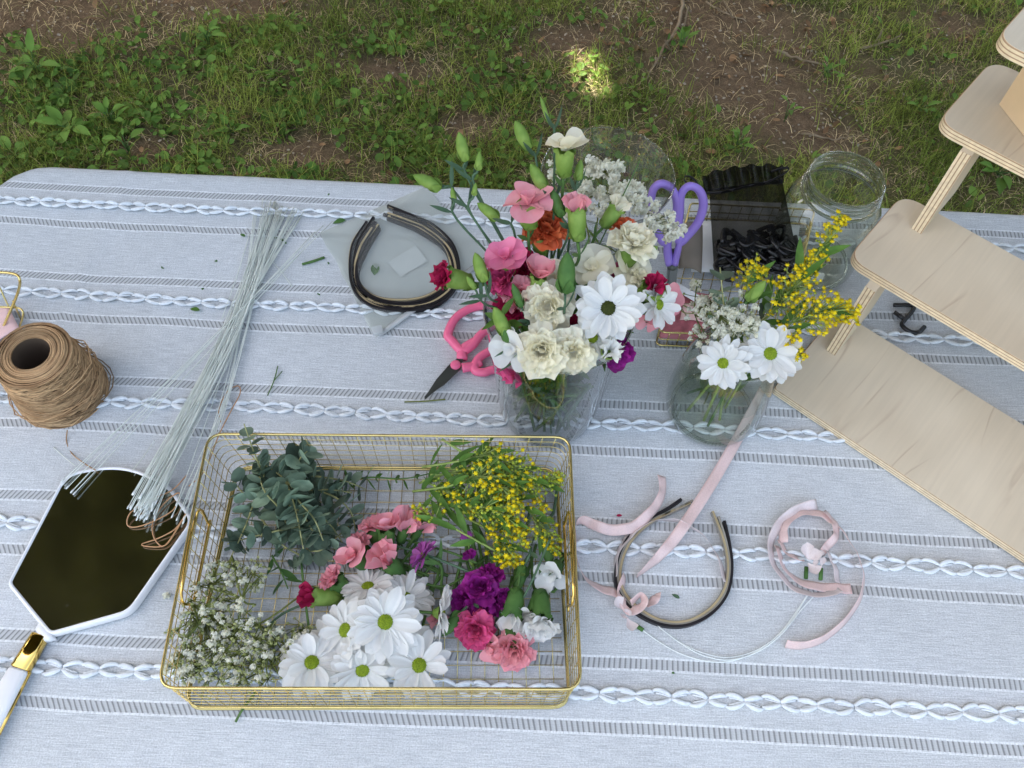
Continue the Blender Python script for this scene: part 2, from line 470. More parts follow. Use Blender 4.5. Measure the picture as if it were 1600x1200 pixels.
def ground_mat():
    m, nt, out = base_mat('soil_and_turf')
    p = nn(nt, "ShaderNodeBsdfPrincipled")
    p.inputs['Roughness'].default_value = 0.95
    p.inputs['Specular IOR Level'].default_value = 0.1
    tc = nt.nodes.new("ShaderNodeTexCoord")
    def noi(s, d=5.0):
        n = nn(nt, "ShaderNodeTexNoise", i_Scale=s, i_Detail=d)
        nt.links.new(tc.outputs['Object'], n.inputs['Vector'])
        return n.outputs[0]
    soil = ramp(nt, noi(38.0, 6.0), [(0.25, (0.075, 0.046, 0.027)), (0.55, (0.165, 0.108, 0.065)), (0.8, (0.27, 0.19, 0.12))])
    turf = ramp(nt, noi(60.0, 5.0), [(0.3, (0.045, 0.06, 0.018)), (0.7, (0.11, 0.12, 0.045))])
    att = nn(nt, "ShaderNodeAttribute", attribute_name='bare')
    c = mixc(nt, att.outputs['Fac'], turf, soil)
    c = mixc(nt, 0.5, c, ramp(nt, noi(260.0, 3.0), [(0.35, (0.045, 0.03, 0.018)), (0.7, (0.21, 0.155, 0.095))]))
    nt.links.new(c, p.inputs['Base Color'])
    b = nn(nt, "ShaderNodeBump", i_Strength=0.9, i_Distance=0.012)
    nt.links.new(noi(70.0, 6.0), b.inputs['Height'])
    nt.links.new(b.outputs[0], p.inputs['Normal'])
    nt.links.new(p.outputs[0], out.inputs[0])
    return m
SOIL = ground_mat()

# ------------------------------------------------------------------ building helpers
def wloc(o):
    v = Vector((0, 0, 0))
    while o is not None:
        v += o.location
        o = o.parent
    return v

def thing(name, label, cat, loc, group=None):
    o = bpy.data.objects.new(name, None)
    o.empty_display_size = 0.02
    COL.objects.link(o)
    o.location = loc
    tag(o, label, cat, group)
    return o

def tag(o, label=None, cat=None, group=None, kind=None):
    if label: o['label'] = label
    if cat: o['category'] = cat
    if group: o['group'] = group
    if kind: o['kind'] = kind
    return o

class MB:
    def __init__(s):
        s.v, s.f, s.m, s.uv, s.cur = [], [], [], {}, 0
    def add(s, vs, fs):
        o = len(s.v)
        s.v.extend(vs)
        for f in fs:
            s.f.append(tuple(i + o for i in f))
            s.m.append(s.cur)
    def build(s, name, mats, parent=None, smooth=True, local=False, uvs=None, origin=None):
        me = bpy.data.meshes.new(name)
        if parent is not None:
            off = Vector((0, 0, 0)) if local else wloc(parent)
        elif origin is not None:
            off = Vector(origin)
        else:
            a = np.array([tuple(x) for x in s.v])
            off = Vector(((a[:, 0].min() + a[:, 0].max()) / 2, (a[:, 1].min() + a[:, 1].max()) / 2, a[:, 2].min()))
        me.from_pydata([(x[0] - off.x, x[1] - off.y, x[2] - off.z) for x in s.v], [], s.f)
        if not isinstance(mats, (list, tuple)):
            mats = [mats]
        for mm in mats:
            me.materials.append(mm)
        me.polygons.foreach_set('material_index', s.m)
        me.polygons.foreach_set('use_smooth', [smooth] * len(s.f))
        if s.uv:
            l = me.uv_layers.new(name='edge_uv')
            for poly in me.polygons:
                u = s.uv.get(poly.index)
                if u:
                    for li, t in zip(poly.loop_indices, u):
                        l.data[li].uv = t
        me.update()
        o = bpy.data.objects.new(name, me)
        COL.objects.link(o)
        if parent is not None:
            o.parent = parent
        else:
            o.location = off
        return o

def catmull(pts, k=6, closed=False):
    pts = [Vector(p) for p in pts]
    n = len(pts)
    if n < 3:
        return [pts[0].lerp(pts[-1], i / k) for i in range(k + 1)]
    out = []
    rng = range(n) if closed else range(n - 1)
    for i in rng:
        if closed:
            a, b, c, d = pts[(i - 1) % n], pts[i], pts[(i + 1) % n], pts[(i + 2) % n]
        else:
            b, c = pts[i], pts[i + 1]
            a = pts[i - 1] if i else b * 2 - c
            d = pts[i + 2] if i + 2 < n else c * 2 - b
        for j in range(k):
            t = j / k
            t2, t3 = t * t, t * t * t
            out.append((b * 2 + (c - a) * t + (a * 2 - b * 5 + c * 4 - d) * t2 + (b * 3 - a - c * 3 + d) * t3) * 0.5)
    if not closed:
        out.append(pts[-1])
    return out

def frames(pts, closed=False, up=None):
    n = len(pts)
    tans = []
    for i in range(n):
        a = pts[(i - 1) % n] if closed or i else pts[0]
        b = pts[(i + 1) % n] if closed or i < n - 1 else pts[-1]
        t = b - a
        tans.append(t.normalized() if t.length > 1e-9 else Vector((0, 0, 1)))
    if up is None:
        ref = Vector((0, 0, 1)) if abs(tans[0].z) < 0.9 else Vector((1, 0, 0))
        nrm = (ref - tans[0] * ref.dot(tans[0])).normalized()
        res = []
        for t in tans:
            nrm = nrm - t * nrm.dot(t)
            nrm = nrm.normalized() if nrm.length > 1e-6 else t.orthogonal().normalized()
            res.append((t, nrm, t.cross(nrm)))
        return res
    res = []
    for t in tans:
        nrm = up - t * up.dot(t)
        nrm = nrm.normalized() if nrm.length > 1e-6 else t.orthogonal().normalized()
        res.append((t, nrm, t.cross(nrm)))
    return res

def tube(mb, pts, r, n=6, flat=1.0, closed=False, up=None):
    """tube along pts; r one radius or one per point; flat scales it along its 'up'"""
    pts = [Vector(p) for p in pts]
    fr = frames(pts, closed, up)
    vs, fs = [], []
    N = len(pts)
    for i, (p, (t, a, b)) in enumerate(zip(pts, fr)):
        rr = r[i] if isinstance(r, (list, tuple)) else r
        for j in range(n):
            q = 2 * PI * j / n
            vs.append(p + a * (rr * flat * math.sin(q)) + b * (rr * math.cos(q)))
    for i in range(N if closed else N - 1):
        i2 = (i + 1) % N
        for j in range(n):
            j2 = (j + 1) % n
            fs.append((i * n + j, i * n + j2, i2 * n + j2, i2 * n + j))
    if not closed:
        fs.append(tuple(range(n - 1, -1, -1)))
        fs.append(tuple((N - 1) * n + j for j in range(n)))
    mb.add(vs, fs)

def lathe(mb, prof, c, n=40, ax=None):
    """prof = [(r, z)...] turned about the vertical through c (or axis ax)"""
    c = Vector(c)
    ax = (ax or Vector((0, 0, 1))).normalized()
    e1 = ax.orthogonal().normalized()
    e2 = ax.cross(e1)
    vs, fs = [], []
    for r, z in prof:
        for j in range(n):
            q = 2 * PI * j / n
            vs.append(c + ax * z + (e1 * math.cos(q) + e2 * math.sin(q)) * r)
    for i in range(len(prof) - 1):
        for j in range(n):
            j2 = (j + 1) % n
            fs.append((i * n + j, i * n + j2, (i + 1) * n + j2, (i + 1) * n + j))
    mb.add(vs, fs)

def petal(mb, base, d, nrm, L, W, cup=0.2, curl=0.0, nu=6, nv=4, kind='oval', ruf=0.0, freq=3.0, ph=0.0, twist=0.0, ridge=0.0):
    d = d.normalized()
    nrm = (nrm - d * nrm.dot(d)).normalized()
    side = d.cross(nrm)
    vs, fs = [], []
    for i in range(nu + 1):
        u = i / nu
        if kind == 'oval':       # ray floret: widest past the middle, rounded tip
            w = (0.42 + 0.58 * math.sin(min(1, u / 0.65) * PI / 2)) if u < 0.72 else math.sqrt(max(0.0, 1 - ((u - 0.72) / 0.285) ** 2))
        elif kind == 'fan':      # carnation petal: narrow claw, broad frilled rim
            w = 0.10 + 0.90 * math.sin(u * PI / 2) ** 1.3
        elif kind == 'broad':    # smooth big petal of a spray carnation
            w = (0.30 + 0.70 * math.sin(min(1, u / 0.7) * PI / 2)) if u < 0.7 else math.sqrt(max(0.0, 1 - ((u - 0.7) / 0.36) ** 2))
        elif kind == 'round':    # round leaf
            w = math.sqrt(max(0.0, 1 - (2 * u - 1) ** 2)) * (1.0 if 0 < i < nu else 0.0) + 0.02
        else:                    # lance leaf
            w = math.sin(PI * min(1, u ** 0.8 * 0.97 + 0.02)) ** 0.9 + 0.02
        ang = curl * u
        cu = math.sin(ang) / ang if abs(ang) > 1e-4 else 1.0
        zz = (1 - math.cos(ang)) / ang if abs(ang) > 1e-4 else 0.0
        tw = twist * u
        for j in range(nv + 1):
            v = -1 + 2 * j / nv
            al = L * u * cu
            z = L * u * zz
            x = W * 0.5 * w * v
            if kind == 'fan':
                al -= L * 0.22 * u * v * v
                al += L * 0.035 * u * u * math.sin(freq * 2.2 * v + ph)
            z += cup * W * 0.5 * w * v * v
            if ruf:
                z += ruf * L * u * u * math.sin(freq * v * 2 + ph + u)
                x += ruf * 0.4 * L * u * u * math.cos(freq * v * 2 + ph)
            if ridge:
                z += ridge * W * math.cos(v * PI * 2.0) * math.sin(PI * u)
            p = base + d * al + side * (x * math.cos(tw)) + nrm * (z + x * math.sin(tw))
            vs.append(p)
    n = nv + 1
    for i in range(nu):
        for j in range(nv):
            fs.append((i * n + j, i * n + j + 1, (i + 1) * n + j + 1, (i + 1) * n + j))
    mb.add(vs, fs)

def basis(n):
    n = Vector(n).normalized()
    ref = Vector((0, 1, 0)) if abs(n.y) < 0.9 else Vector((1, 0, 0))
    e1 = ref.cross(n).normalized()
    return n, e1, n.cross(e1)

def rv(rng, s=1.0):
    return Vector((rng.uniform(-s, s), rng.uniform(-s, s), rng.uniform(-s, s)))

def extrude_poly(mb, poly, z0, z1, bev=0.0015, edge_slot=0, top_slot=0):
    """flat slab from an outline (list of (x,y)), with a small bevel round the top rim"""
    n = len(poly)
    cx = sum(p[0] for p in poly) / n
    cy = sum(p[1] for p in poly) / n
    def ins(p, d):
        v = Vector((cx - p[0], cy - p[1]))
        L = v.length
        v = v / L * d
        return (p[0] + v.x, p[1] + v.y)
    rings = [(0, z0, ), (0, z1 - bev), (bev, z1)]
    vs = []
    for r in rings:
        d, z = r[0], r[1]
        for p in poly:
            q = ins(p, d) if d else p
            vs.append(Vector((q[0], q[1], z)))
    o = len(mb.v)
    mb.v.extend(vs)
    per = [0.0]
    for i in range(n):
        a, b = poly[i], poly[(i + 1) % n]
        per.append(per[-1] + math.hypot(b[0] - a[0], b[1] - a[1]))
    for k in range(2):
        for i in range(n):
            i2 = (i + 1) % n
            mb.f.append((o + k * n + i, o + k * n + i2, o + (k + 1) * n + i2, o + (k + 1) * n + i))
            mb.m.append(edge_slot)
            v0, v1 = (0.0, 0.92) if k == 0 else (0.92, 1.0)
            mb.uv[len(mb.f) - 1] = ((per[i], v0), (per[i + 1], v0), (per[i + 1], v1), (per[i], v1))
    mb.f.append(tuple(o + 2 * n + i for i in range(n)))
    mb.m.append(top_slot)
    mb.f.append(tuple(o + n - 1 - i for i in range(n)))
    mb.m.append(top_slot)

def fillet(poly, r, k=6):
    """round the corners of a polygon; r one radius or one per corner"""
    n = len(poly)
    out = []
    for i in range(n):
        a, b, c = (Vector(poly[(i - 1) % n]), Vector(poly[i]), Vector(poly[(i + 1) % n]))
        rr = r[i] if isinstance(r, (list, tuple)) else r
        if rr <= 0:
            out.append(tuple(b))
            continue
        u, v = (a - b).normalized(), (c - b).normalized()
        ang = u.angle(v)
        t = min(rr / math.tan(ang / 2), 0.49 * (a - b).length, 0.49 * (c - b).length)
        p, q = b + u * t, b + v * t
        for j in range(k + 1):
            s = j / k
            out.append(tuple(p * (1 - s) ** 2 + b * 2 * s * (1 - s) + q * s ** 2))
    return out

def np_mesh(name, verts, faces, mat, parent=None, smooth=False, loc=(0, 0, 0)):
    """mesh from an array of verts and an array of equal-sized faces"""
    me = bpy.data.meshes.new(name)
    nv, nf, k = len(verts), len(faces), faces.shape[1]
    me.vertices.add(nv)
    me.vertices.foreach_set('co', np.asarray(verts, dtype=np.float32).ravel())
    me.loops.add(nf * k)
    me.loops.foreach_set('vertex_index', faces.ravel().astype(np.int32))
    me.polygons.add(nf)
    me.polygons.foreach_set('loop_start', (np.arange(nf) * k).astype(np.int32))
    me.polygons.foreach_set('loop_total', np.full(nf, k, dtype=np.int32))
    me.polygons.foreach_set('use_smooth', np.full(nf, smooth))
    me.materials.append(mat)
    me.update(calc_edges=True)
    me.validate()
    o = bpy.data.objects.new(name, me)
    COL.objects.link(o)
    if parent is not None:
        o.parent = parent
    o.location = loc
    return o

# ------------------------------------------------------------------ ground
GZ = -T                                              # ground height relative to the table top
def gpx(px, py):
    p = P(px, py, GZ)
    return (p.x, p.y)
BARE = [(*gpx(80, 15), 0.55, 0.26), (*gpx(320, 5), 0.4, 0.16), (*gpx(1180, 125), 0.42, 0.34), (*gpx(1110, 40), 0.42, 0.20),
        (*gpx(880, 70), 0.22, 0.12), (*gpx(600, 110), 0.16, 0.10), (*gpx(470, 240), 0.20, 0.08), (*gpx(1250, 215), 0.22, 0.09),
        (*gpx(730, 200), 0.14, 0.08), (*gpx(230, 235), 0.10, 0.06), (*gpx(1500, 40), 0.12, 0.10)]
def bare(x, y):
    b = 0.0
    for cx, cy, rx, ry in BARE:
        d = math.hypot((x - cx) / rx, (y - cy) / ry)
        b = max(b, 1.15 - d)
    b += 0.40 * noise.noise(Vector((x * 4.5, y * 4.5, 3.1))) + 0.25 * noise.noise(Vector((x * 13, y * 13, 7.7)))
    return max(0.0, min(1.0, b * 1.3))
def gheight(x, y):
    return 0.018 * noise.noise(Vector((x * 1.6, y * 1.6, 0))) + 0.008 * noise.noise(Vector((x * 7, y * 7, 2)))

near = np.arange(-3.0, 3.0001, 0.06)
far = np.array([4, 6, 9, 14, 22, 36, 60, 100.0])
gx = np.concatenate([-far[::-1], near, far])
gy = np.concatenate([-far[::-1], near, far]) + 1.2
gv, gb = [], []
for y in gy:
    for x in gx:
        inn = abs(x) < 3.2 and abs(y - 1.2) < 3.2
        gv.append((x, y, gheight(x, y) if inn else 0.0))
        gb.append(bare(x, y) if inn else 0.3)
nx_, ny_ = len(gx), len(gy)
ii, jj = np.meshgrid(np.arange(nx_ - 1), np.arange(ny_ - 1))
q0 = (jj * nx_ + ii).ravel()
gf = np.stack([q0, q0 + 1, q0 + 1 + nx_, q0 + nx_], axis=1)
ground = np_mesh('ground', np.array(gv), gf, SOIL, smooth=True)
at = ground.data.attributes.new('bare', 'FLOAT', 'POINT')
at.data.foreach_set('value', np.array(gb, dtype=np.float32))
tag(ground, kind='structure')

rs = np.random.default_rng(11)
def scatter(n, keep):
    """n random ground points in the strip behind the table, thinned by keep(x, y)"""
    out = []
    while len(out) < n:
        x = rs.uniform(-2.3, 2.3)
        y = rs.uniform(0.75, 2.75)
        if rs.random() < keep(x, y):
            out.append((x, y, gheight(x, y)))
    return np.array(out)

def clumpy(x, y, s, o):
    return 0.5 + 0.9 * noise.noise(Vector((x * s, y * s, o)))

def blades(name, pts, lo, hi, w, lean, mat, seg=3, dead=False, label=None):
    n = len(pts)
    az = rs.uniform(0, 2 * PI, n)
    L = rs.uniform(lo, hi, n)
    le = rs.uniform(lean[0], lean[1], n)
    d = np.stack([np.cos(az), np.sin(az), np.zeros(n)], 1)
    s = np.stack([-np.sin(az), np.cos(az), np.zeros(n)], 1)
    V = []
    for k in range(seg + 1):
        u = k / seg
        a = le * (0.45 + 0.75 * u)
        ctr = pts + d * (L * u * np.sin(a))[:, None] + np.array([0, 0, 1.0]) * (L * u * np.cos(a) + 0.002)[:, None]
        ww = w * (1 - 0.85 * u) * (L / hi) ** 0.3
        V.append(ctr - s * (ww / 2)[:, None])
        V.append(ctr + s * (ww / 2)[:, None])
    V = np.stack(V, 1).reshape(-1, 3)
    m = 2 * (seg + 1)
    b = (np.arange(n) * m)[:, None]
    F = np.concatenate([b + np.array([[2 * k, 2 * k + 1, 2 * k + 3, 2 * k + 2]]) for k in range(seg)], 0)
    o = np_mesh(name, V, F, mat, smooth=True)
    tag(o, label, 'grass', kind='stuff')
    return o

blades('grass', scatter(100000, lambda x, y: max(0.015, (1 - bare(x, y)) ** 1.2) * max(0.10, clumpy(x, y, 6, 1.0)) * max(0.3, clumpy(x, y, 22, 4.0))),
       0.02, 0.075, 0.0026, (0.3, 1.25), GRASS, label='short patchy green grass growing on the bare ground behind the table')
blades('dry_grass', scatter(36000, lambda x, y: (1 - 0.55 * bare(x, y)) * (0.25 + 0.75 * max(0, clumpy(x, y, 5, 9.0))) * max(0.2, clumpy(x, y, 17, 2.0))),
       0.012, 0.060, 0.0017, (1.05, 1.62), THATCH, label='dry straw coloured dead grass matted among the green blades')

def leaflets(name, pts, lo, hi, asp, mat, label, cat, rise=(0.0, 0.02), tilt=0.55):
    n = len(pts)
    az = rs.uniform(0, 2 * PI, n)
    L = rs.uniform(lo, hi, n)
    W = L * rs.uniform(asp[0], asp[1], n)
    nz = np.stack([rs.normal(0, tilt, n), rs.normal(0, tilt, n), np.ones(n)], 1)
    nz /= np.linalg.norm(nz, axis=1)[:, None]
    d = np.stack([np.cos(az), np.sin(az), np.zeros(n)], 1)
    d -= nz * (d * nz).sum(1)[:, None]
    d /= np.linalg.norm(d, axis=1)[:, None]
    s = np.cross(nz, d)
    c = pts + np.array([0, 0, 1.0]) * rs.uniform(rise[0], rise[1], n)[:, None]
    prof = [(-0.5, 0.08), (-0.22, 0.42), (0.12, 0.5), (0.38, 0.3), (0.5, 0.03)]
    V = []
    for u, w in prof:
        for sg in (-1, 0, 1):
            V.append(c + d * (L * u)[:, None] + s * (W * w * sg)[:, None] + nz * (L * 0.10 * abs(sg) - L * 0.12 * u * u * 2)[:, None])
    V = np.stack(V, 1).reshape(-1, 3)
    m = 15
    b = (np.arange(n) * m)[:, None]
    F = []
    for k in range(4):
        for q in range(2):
            F.append(b + np.array([[3 * k + q, 3 * k + q + 1, 3 * k + q + 4, 3 * k + q + 3]]))
    o = np_mesh(name, V, np.concatenate(F, 0), mat, smooth=True)
    tag(o, label, cat, kind='stuff')
    return o
def greenleft(x, y):
    return max(0.10, 1.25 - 0.62 * math.hypot((x + 0.95) / 0.9, (y - 1.75) / 0.6))
leaflets('ground_cover', scatter(9500, lambda x, y: (1 - bare(x, y)) ** 1.3 * max(0.04, clumpy(x, y, 7, 5.5)) * greenleft(x, y)), 0.011, 0.030, (0.45, 0.85), COVERL,
         'low dark green clover like leaves carpeting the ground behind the table', 'ground cover', (0.004, 0.03))
leaflets('leaf_litter', scatter(1500, lambda x, y: 0.3 + 0.7 * max(0, clumpy(x, y, 4, 12.0))), 0.012, 0.034, (0.3, 0.7), LITTER,
         'small brown dead leaf fragments littering the bare soil', 'leaf litter', (0.002, 0.012), 0.35)
leaflets('pebbles', scatter(1300, lambda x, y: bare(x, y)), 0.004, 0.011, (0.6, 0.95), STONE,
         'tiny pale pebbles and crumbs scattered over the bare soil', 'pebbles', (0.002, 0.006), 0.3)

# weeds one can tell apart
def weed(px, py, n, L, upright, label):
    x, y = gpx(px, py)
    z = gheight(x, y)
    rng = random.Random(int(px * 3 + py))
    t = thing('weed_plant', label, 'weed', (x, y, z), 'broad leaved weeds behind the table')
    mb, ms = MB(), MB()
    for k in range(n):
        a = k * 2.4 + rng.uniform(-0.3, 0.3)
        el = upright + rng.uniform(-0.25, 0.35)
        r = Vector((math.cos(a), math.sin(a), 0))
        d = r * math.cos(el) + Vector((0, 0, math.sin(el)))
        nr = Vector((0, 0, math.cos(el))) - r * math.sin(el)
        ll = 0.72 * L * rng.uniform(0.45, 1.15)
        b = Vector((x, y, z + 0.01)) + r * 0.006 + Vector((0, 0, rng.uniform(0, 0.05) * (1 if upright > 0.5 else 0.3)))
        tip = b + d * ll * 0.35
        tube(ms, [Vector((x, y, z)), b, tip], 0.0011, 5)
        petal(mb, tip, d, nr, ll, ll * rng.uniform(0.36, 0.5), 0.25, -rng.uniform(0.4, 1.0), 7, 4, 'lance', twist=rng.uniform(-0.3, 0.3))
    ms.build('stem', STEM, t)
    mb.build('leaves', WEEDL, t)
for a in [(62, 118, 11, 0.085, 0.55, 'bright weed clump with long leaves on the bare earth at far left'),
          (112, 212, 12, 0.075, 0.35, 'flat broad weed rosette just behind the table corner'),
          (178, 198, 10, 0.065, 0.6, 'small weed with upright leaves right of the flat rosette'),
          (330, 82, 9, 0.06, 0.6, 'weed in the brown strip above the middle of the left half'),
          (618, 82, 7, 0.055, 0.45, 'lone weed with two pointed leaves amid straw'),
          (365, 212, 8, 0.05, 0.4, 'low weed close above the tablecloth edge near the wire bundle'),
          (205, 245, 8, 0.055, 0.7, 'weed whose leaves nearly touch the cloth edge at left'),
          (1062, 82, 8, 0.075, 0.95, 'tall lime green weed sprout beside the surface root'),
          (1225, 190, 4, 0.045, 0.6, 'tiny lime weed in the dark soil above the open jar'),
          (1290, 118, 8, 0.04, 0.7, 'tufted weed beside the long fallen twig'),
          (1150, 235, 9, 0.05, 0.7, 'weed tuft above the black organza pouch'),
          (1555, 278, 10, 0.08, 0.5, 'broad weed showing between the middle and top plywood shelves'),
          (1435, 175, 8, 0.05, 0.5, 'weed close to the top shelf corner'),
          (25, 250, 8, 0.07, 0.4, 'weed cut by the left frame edge behind the cloth corner')]:
    weed(*a)
def twig(pts, r, label):
    mb = MB()
    pp = []
    for px, py in pts:
        x, y = gpx(px, py)
        pp.append(Vector((x, y, gheight(x, y) + 0.012)))
    pp = catmull(pp, 5)
    rng = random.Random(int(pts[0][0]))
    pp = [p + rv(rng, 0.003) for p in pp]
    tube(mb, pp, [r * (1 - 0.6 * i / len(pp)) for i in range(len(pp))], 6)
    for f in (0.35, 0.6):
        p = pp[int(f * len(pp))]
        tube(mb, [p, p + rv(rng, 0.03) + Vector((0, 0, 0.012)), p + rv(rng, 0.05) + Vector((0, 0, 0.01))], r * 0.45, 5)
    tag(mb.build('twig', TWIGM), label, 'twig', 'fallen twigs on the ground')
twig([(1208, 86), (1250, 98), (1290, 105), (1318, 116)], 0.004, 'long straight fallen twig on bare soil right of the centre')
twig([(1345, 78), (1385, 66), (1408, 55)], 0.0045, 'short curved grey twig in the grass near the plywood stand')
twig([(1066, 0), (1058, 45), (1030, 90), (1010, 130)], 0.006, 'thick brown surface root running down from the top edge')
twig([(1100, 10), (1130, 28), (1165, 40)], 0.003, 'thin twig lying at the top edge on soil')
twig([(1250, 215), (1300, 222), (1330, 218)], 0.003, 'thin pale twig above the open mason jar')
twig([(640, 205), (665, 225), (668, 245)], 0.002, 'bent straw coloured twig left of the bouquet buds')

# ------------------------------------------------------------------ shade tree (overhead, out of the picture; its crown is what shades the table)
tree = thing('shade_tree', 'large leafy shade tree spreading its crown over the table', 'tree', (-4.4, 4.8, 0))
mb = MB()
tb = Vector((-4.4, 4.8, 0))
tube(mb, catmull([tb, tb + Vector((0.05, -0.05, 1.5)), tb + Vector((0.2, -0.2, 3.0)), tb + Vector((0.5, -0.4, 4.6))], 6), [0.34 - 0.007 * i for i in range(19)], 14)
for a in range(9):
    q = a * 0.7
    e = Vector((-1.9, 2.7, 4.6)) + Vector((2.6 * math.cos(q), 2.3 * math.sin(q), 0.5))
    s0 = tb + Vector((0.2, -0.2, 2.7 + 0.15 * a))
    tube(mb, catmull([s0, s0.lerp(e, 0.4) + Vector((0, 0, 0.5)), e], 6), [0.12 - 0.008 * i for i in range(13)], 8)
mb.build('trunk', BARK, tree)
CC = Vector((-0.9, 3.15, 4.6))
DAP = [(P(122, 262), 0.0), (P(392, 280), 0.0), 
       (P(930, 128, GZ), 0.045), (P(905, 90, GZ), 0.02)]
nl = 76000
u = rs.uniform(-1, 1, (nl * 2, 3))
u = u[(u ** 2).sum(1) < 1][:nl]
pts = np.array(CC) + u * np.array([4.9, 3.15, 1.0])
sv = np.array(SUN)
okk = np.ones(len(pts), bool)
for c, r in DAP:
    w = pts - np.array(c)
    d = np.linalg.norm(w - (w @ sv)[:, None] * sv, axis=1)
    okk &= d > r + 0.05
pts = pts[okk]
n = len(pts)
az = rs.uniform(0, 2 * PI, n)
nz = np.stack([rs.normal(0, 0.5, n), rs.normal(0, 0.5, n), np.ones(n)], 1)
nz /= np.linalg.norm(nz, axis=1)[:, None]
d = np.stack([np.cos(az), np.sin(az), np.zeros(n)], 1)
d -= nz * (d * nz).sum(1)[:, None]
s = np.cross(nz, d)
L = rs.uniform(0.11, 0.18, n)[:, None]
V = np.stack([pts - d * L * 0.55, pts - d * L * 0.1 + s * L * 0.36, pts + d * L * 0.6, pts - d * L * 0.1 - s * L * 0.36], 1).reshape(-1, 3)
F = (np.arange(n) * 4)[:, None] + np.array([[0, 1, 2, 3]])
np_mesh('crown', V - np.array((-4.4, 4.8, 0)), F, CANOPY, parent=tree)

# ------------------------------------------------------------------ unseen leaf ring on three sides, added to block low sky light
nw = 9000
az = rs.uniform(math.radians(-12), math.radians(192), nw)
rad = rs.uniform(13.0, 18.0, nw)
zz = rs.uniform(0.0, 1.0, nw) ** 0.8 * (8.5 + 2.5 * np.sin(az * 9.0) + 1.2 * np.sin(az * 23.0))
pts = np.stack([rad * np.cos(az), 1.0 + rad * np.sin(az), zz + 0.3], 1)
nz = rs.normal(0, 1, (nw, 3)); nz /= np.linalg.norm(nz, axis=1)[:, None]
d = np.cross(nz, rs.normal(0, 1, (nw, 3))); d /= np.linalg.norm(d, axis=1)[:, None]
s = np.cross(nz, d)
L = rs.uniform(0.5, 1.1, nw)[:, None]
V = np.stack([pts - d * L * 0.5, pts + s * L * 0.36, pts + d * L * 0.5, pts - s * L * 0.36], 1).reshape(-1, 3)
F = (np.arange(nw) * 4)[:, None] + np.array([[0, 1, 2, 3]])
tag(np_mesh('horizon_light_screen', V, F, CANOPY), 'unseen leafy screen added round the lawn to block horizon light', 'light_blocker', kind='stuff')

# ------------------------------------------------------------------ table and cloth
XL, XR = P(-14, 300).x, 1.10
YB, YF = (P(100, 250).y + P(1600, 345).y) / 2, 0.03
table = thing('folding_table', 'long folding table under the striped white cloth', 'table', ((XL + XR) / 2, (YB + YF) / 2, 0))
mb = MB()
extrude_poly(mb, fillet([(XL + .004, YF + .004), (XR - .004, YF + .004), (XR - .004, YB - .004), (XL + .004, YB - .004)], 0.06, 8), T - 0.045, T - 0.0105, 0.004)
mb.build('tabletop', WHITEPL, table)
for x in (XL + 0.25, XR - 0.25):
    for y in (YF + 0.12, YB - 0.12):
        mb = MB()
        tube(mb, [(x, y, 0.0), (x, y, T - 0.044)], 0.014, 10)
        mb.build('leg', GREYSTEEL, table)

def cloth():
    step = 0.011
    drop = 0.24
    xs = np.arange(XL - drop, XR + drop, step)
    ys = np.arange(YF - drop, YB + drop, step)
    rc = 0.065
    V, UVs = [], []
    for y in ys:
        for x in xs:
            qx = min(max(x, XL + rc), XR - rc)
            qy = min(max(y, YF + rc), YB - rc)
            dx, dy = x - qx, y - qy
            L = math.hypot(dx, dy)
            wr = -0.0016 + 0.0030 * noise.noise(Vector((x * 4 + y, y * 7, 1.0))) + 0.0013 * noise.noise(Vector((x * 13, y * 17, 4.0))) + 0.0012 * noise.noise(Vector((x * 6 + y * 9, y * 3 - x * 4, 9.0)))
            wr = min(wr, 0.0012)
            wr += 0.0030 * math.exp(-((x - (-0.56 + 0.02 * y)) / 0.005) ** 2) * (1 if y > 0.5 else 0.3) + 0.0026 * math.exp(-((y - 0.345 + 0.03 * x) / 0.006) ** 2) * min(1, max(0, (x - 0.2) * 8)) + 0.0022 * math.exp(-((x - 0.03 - 0.05 * y) / 0.006) ** 2) * (y < 0.12)
            if L <= rc:
                V.append((x, y, T + 0.0005 + wr))
            else:
                ov = L - rc
                nx, ny = dx / L, dy / L
                re = 0.008
                fold = 0.018 * (1 - math.exp(-ov / 0.08)) * (0.6 + 0.8 * noise.noise(Vector((x * 9, y * 9, 8.0))))
                if ov < re * PI / 2:
                    a = ov / re
                    o_, z_ = re * math.sin(a), -re * (1 - math.cos(a))
                else:
                    o_, z_ = re + fold + 0.06 * (ov - re), -re - (ov - re * PI / 2)
                V.append((qx + nx * (rc + o_ - re * 0.6), qy + ny * (rc + o_ - re * 0.6), T + 0.0005 + wr * 0.5 + z_))
            UVs.append((x, y))
    nx, ny = len(xs), len(ys)
    ii, jj = np.meshgrid(np.arange(nx - 1), np.arange(ny - 1))
    q = (jj * nx + ii).ravel()
    Fc = np.stack([q, q + 1, q + 1 + nx, q + nx], 1)
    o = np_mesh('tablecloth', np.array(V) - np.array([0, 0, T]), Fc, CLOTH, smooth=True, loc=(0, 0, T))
    uvl = o.data.uv_layers.new(name='flat')
    arr = np.array(UVs, dtype=np.float32)[Fc.ravel()]
    uvl.data.foreach_set('uv', arr.ravel())
    tag(o, 'white woven tablecloth with braided cords and openwork stripes', 'tablecloth')
    return o
tcloth = cloth()
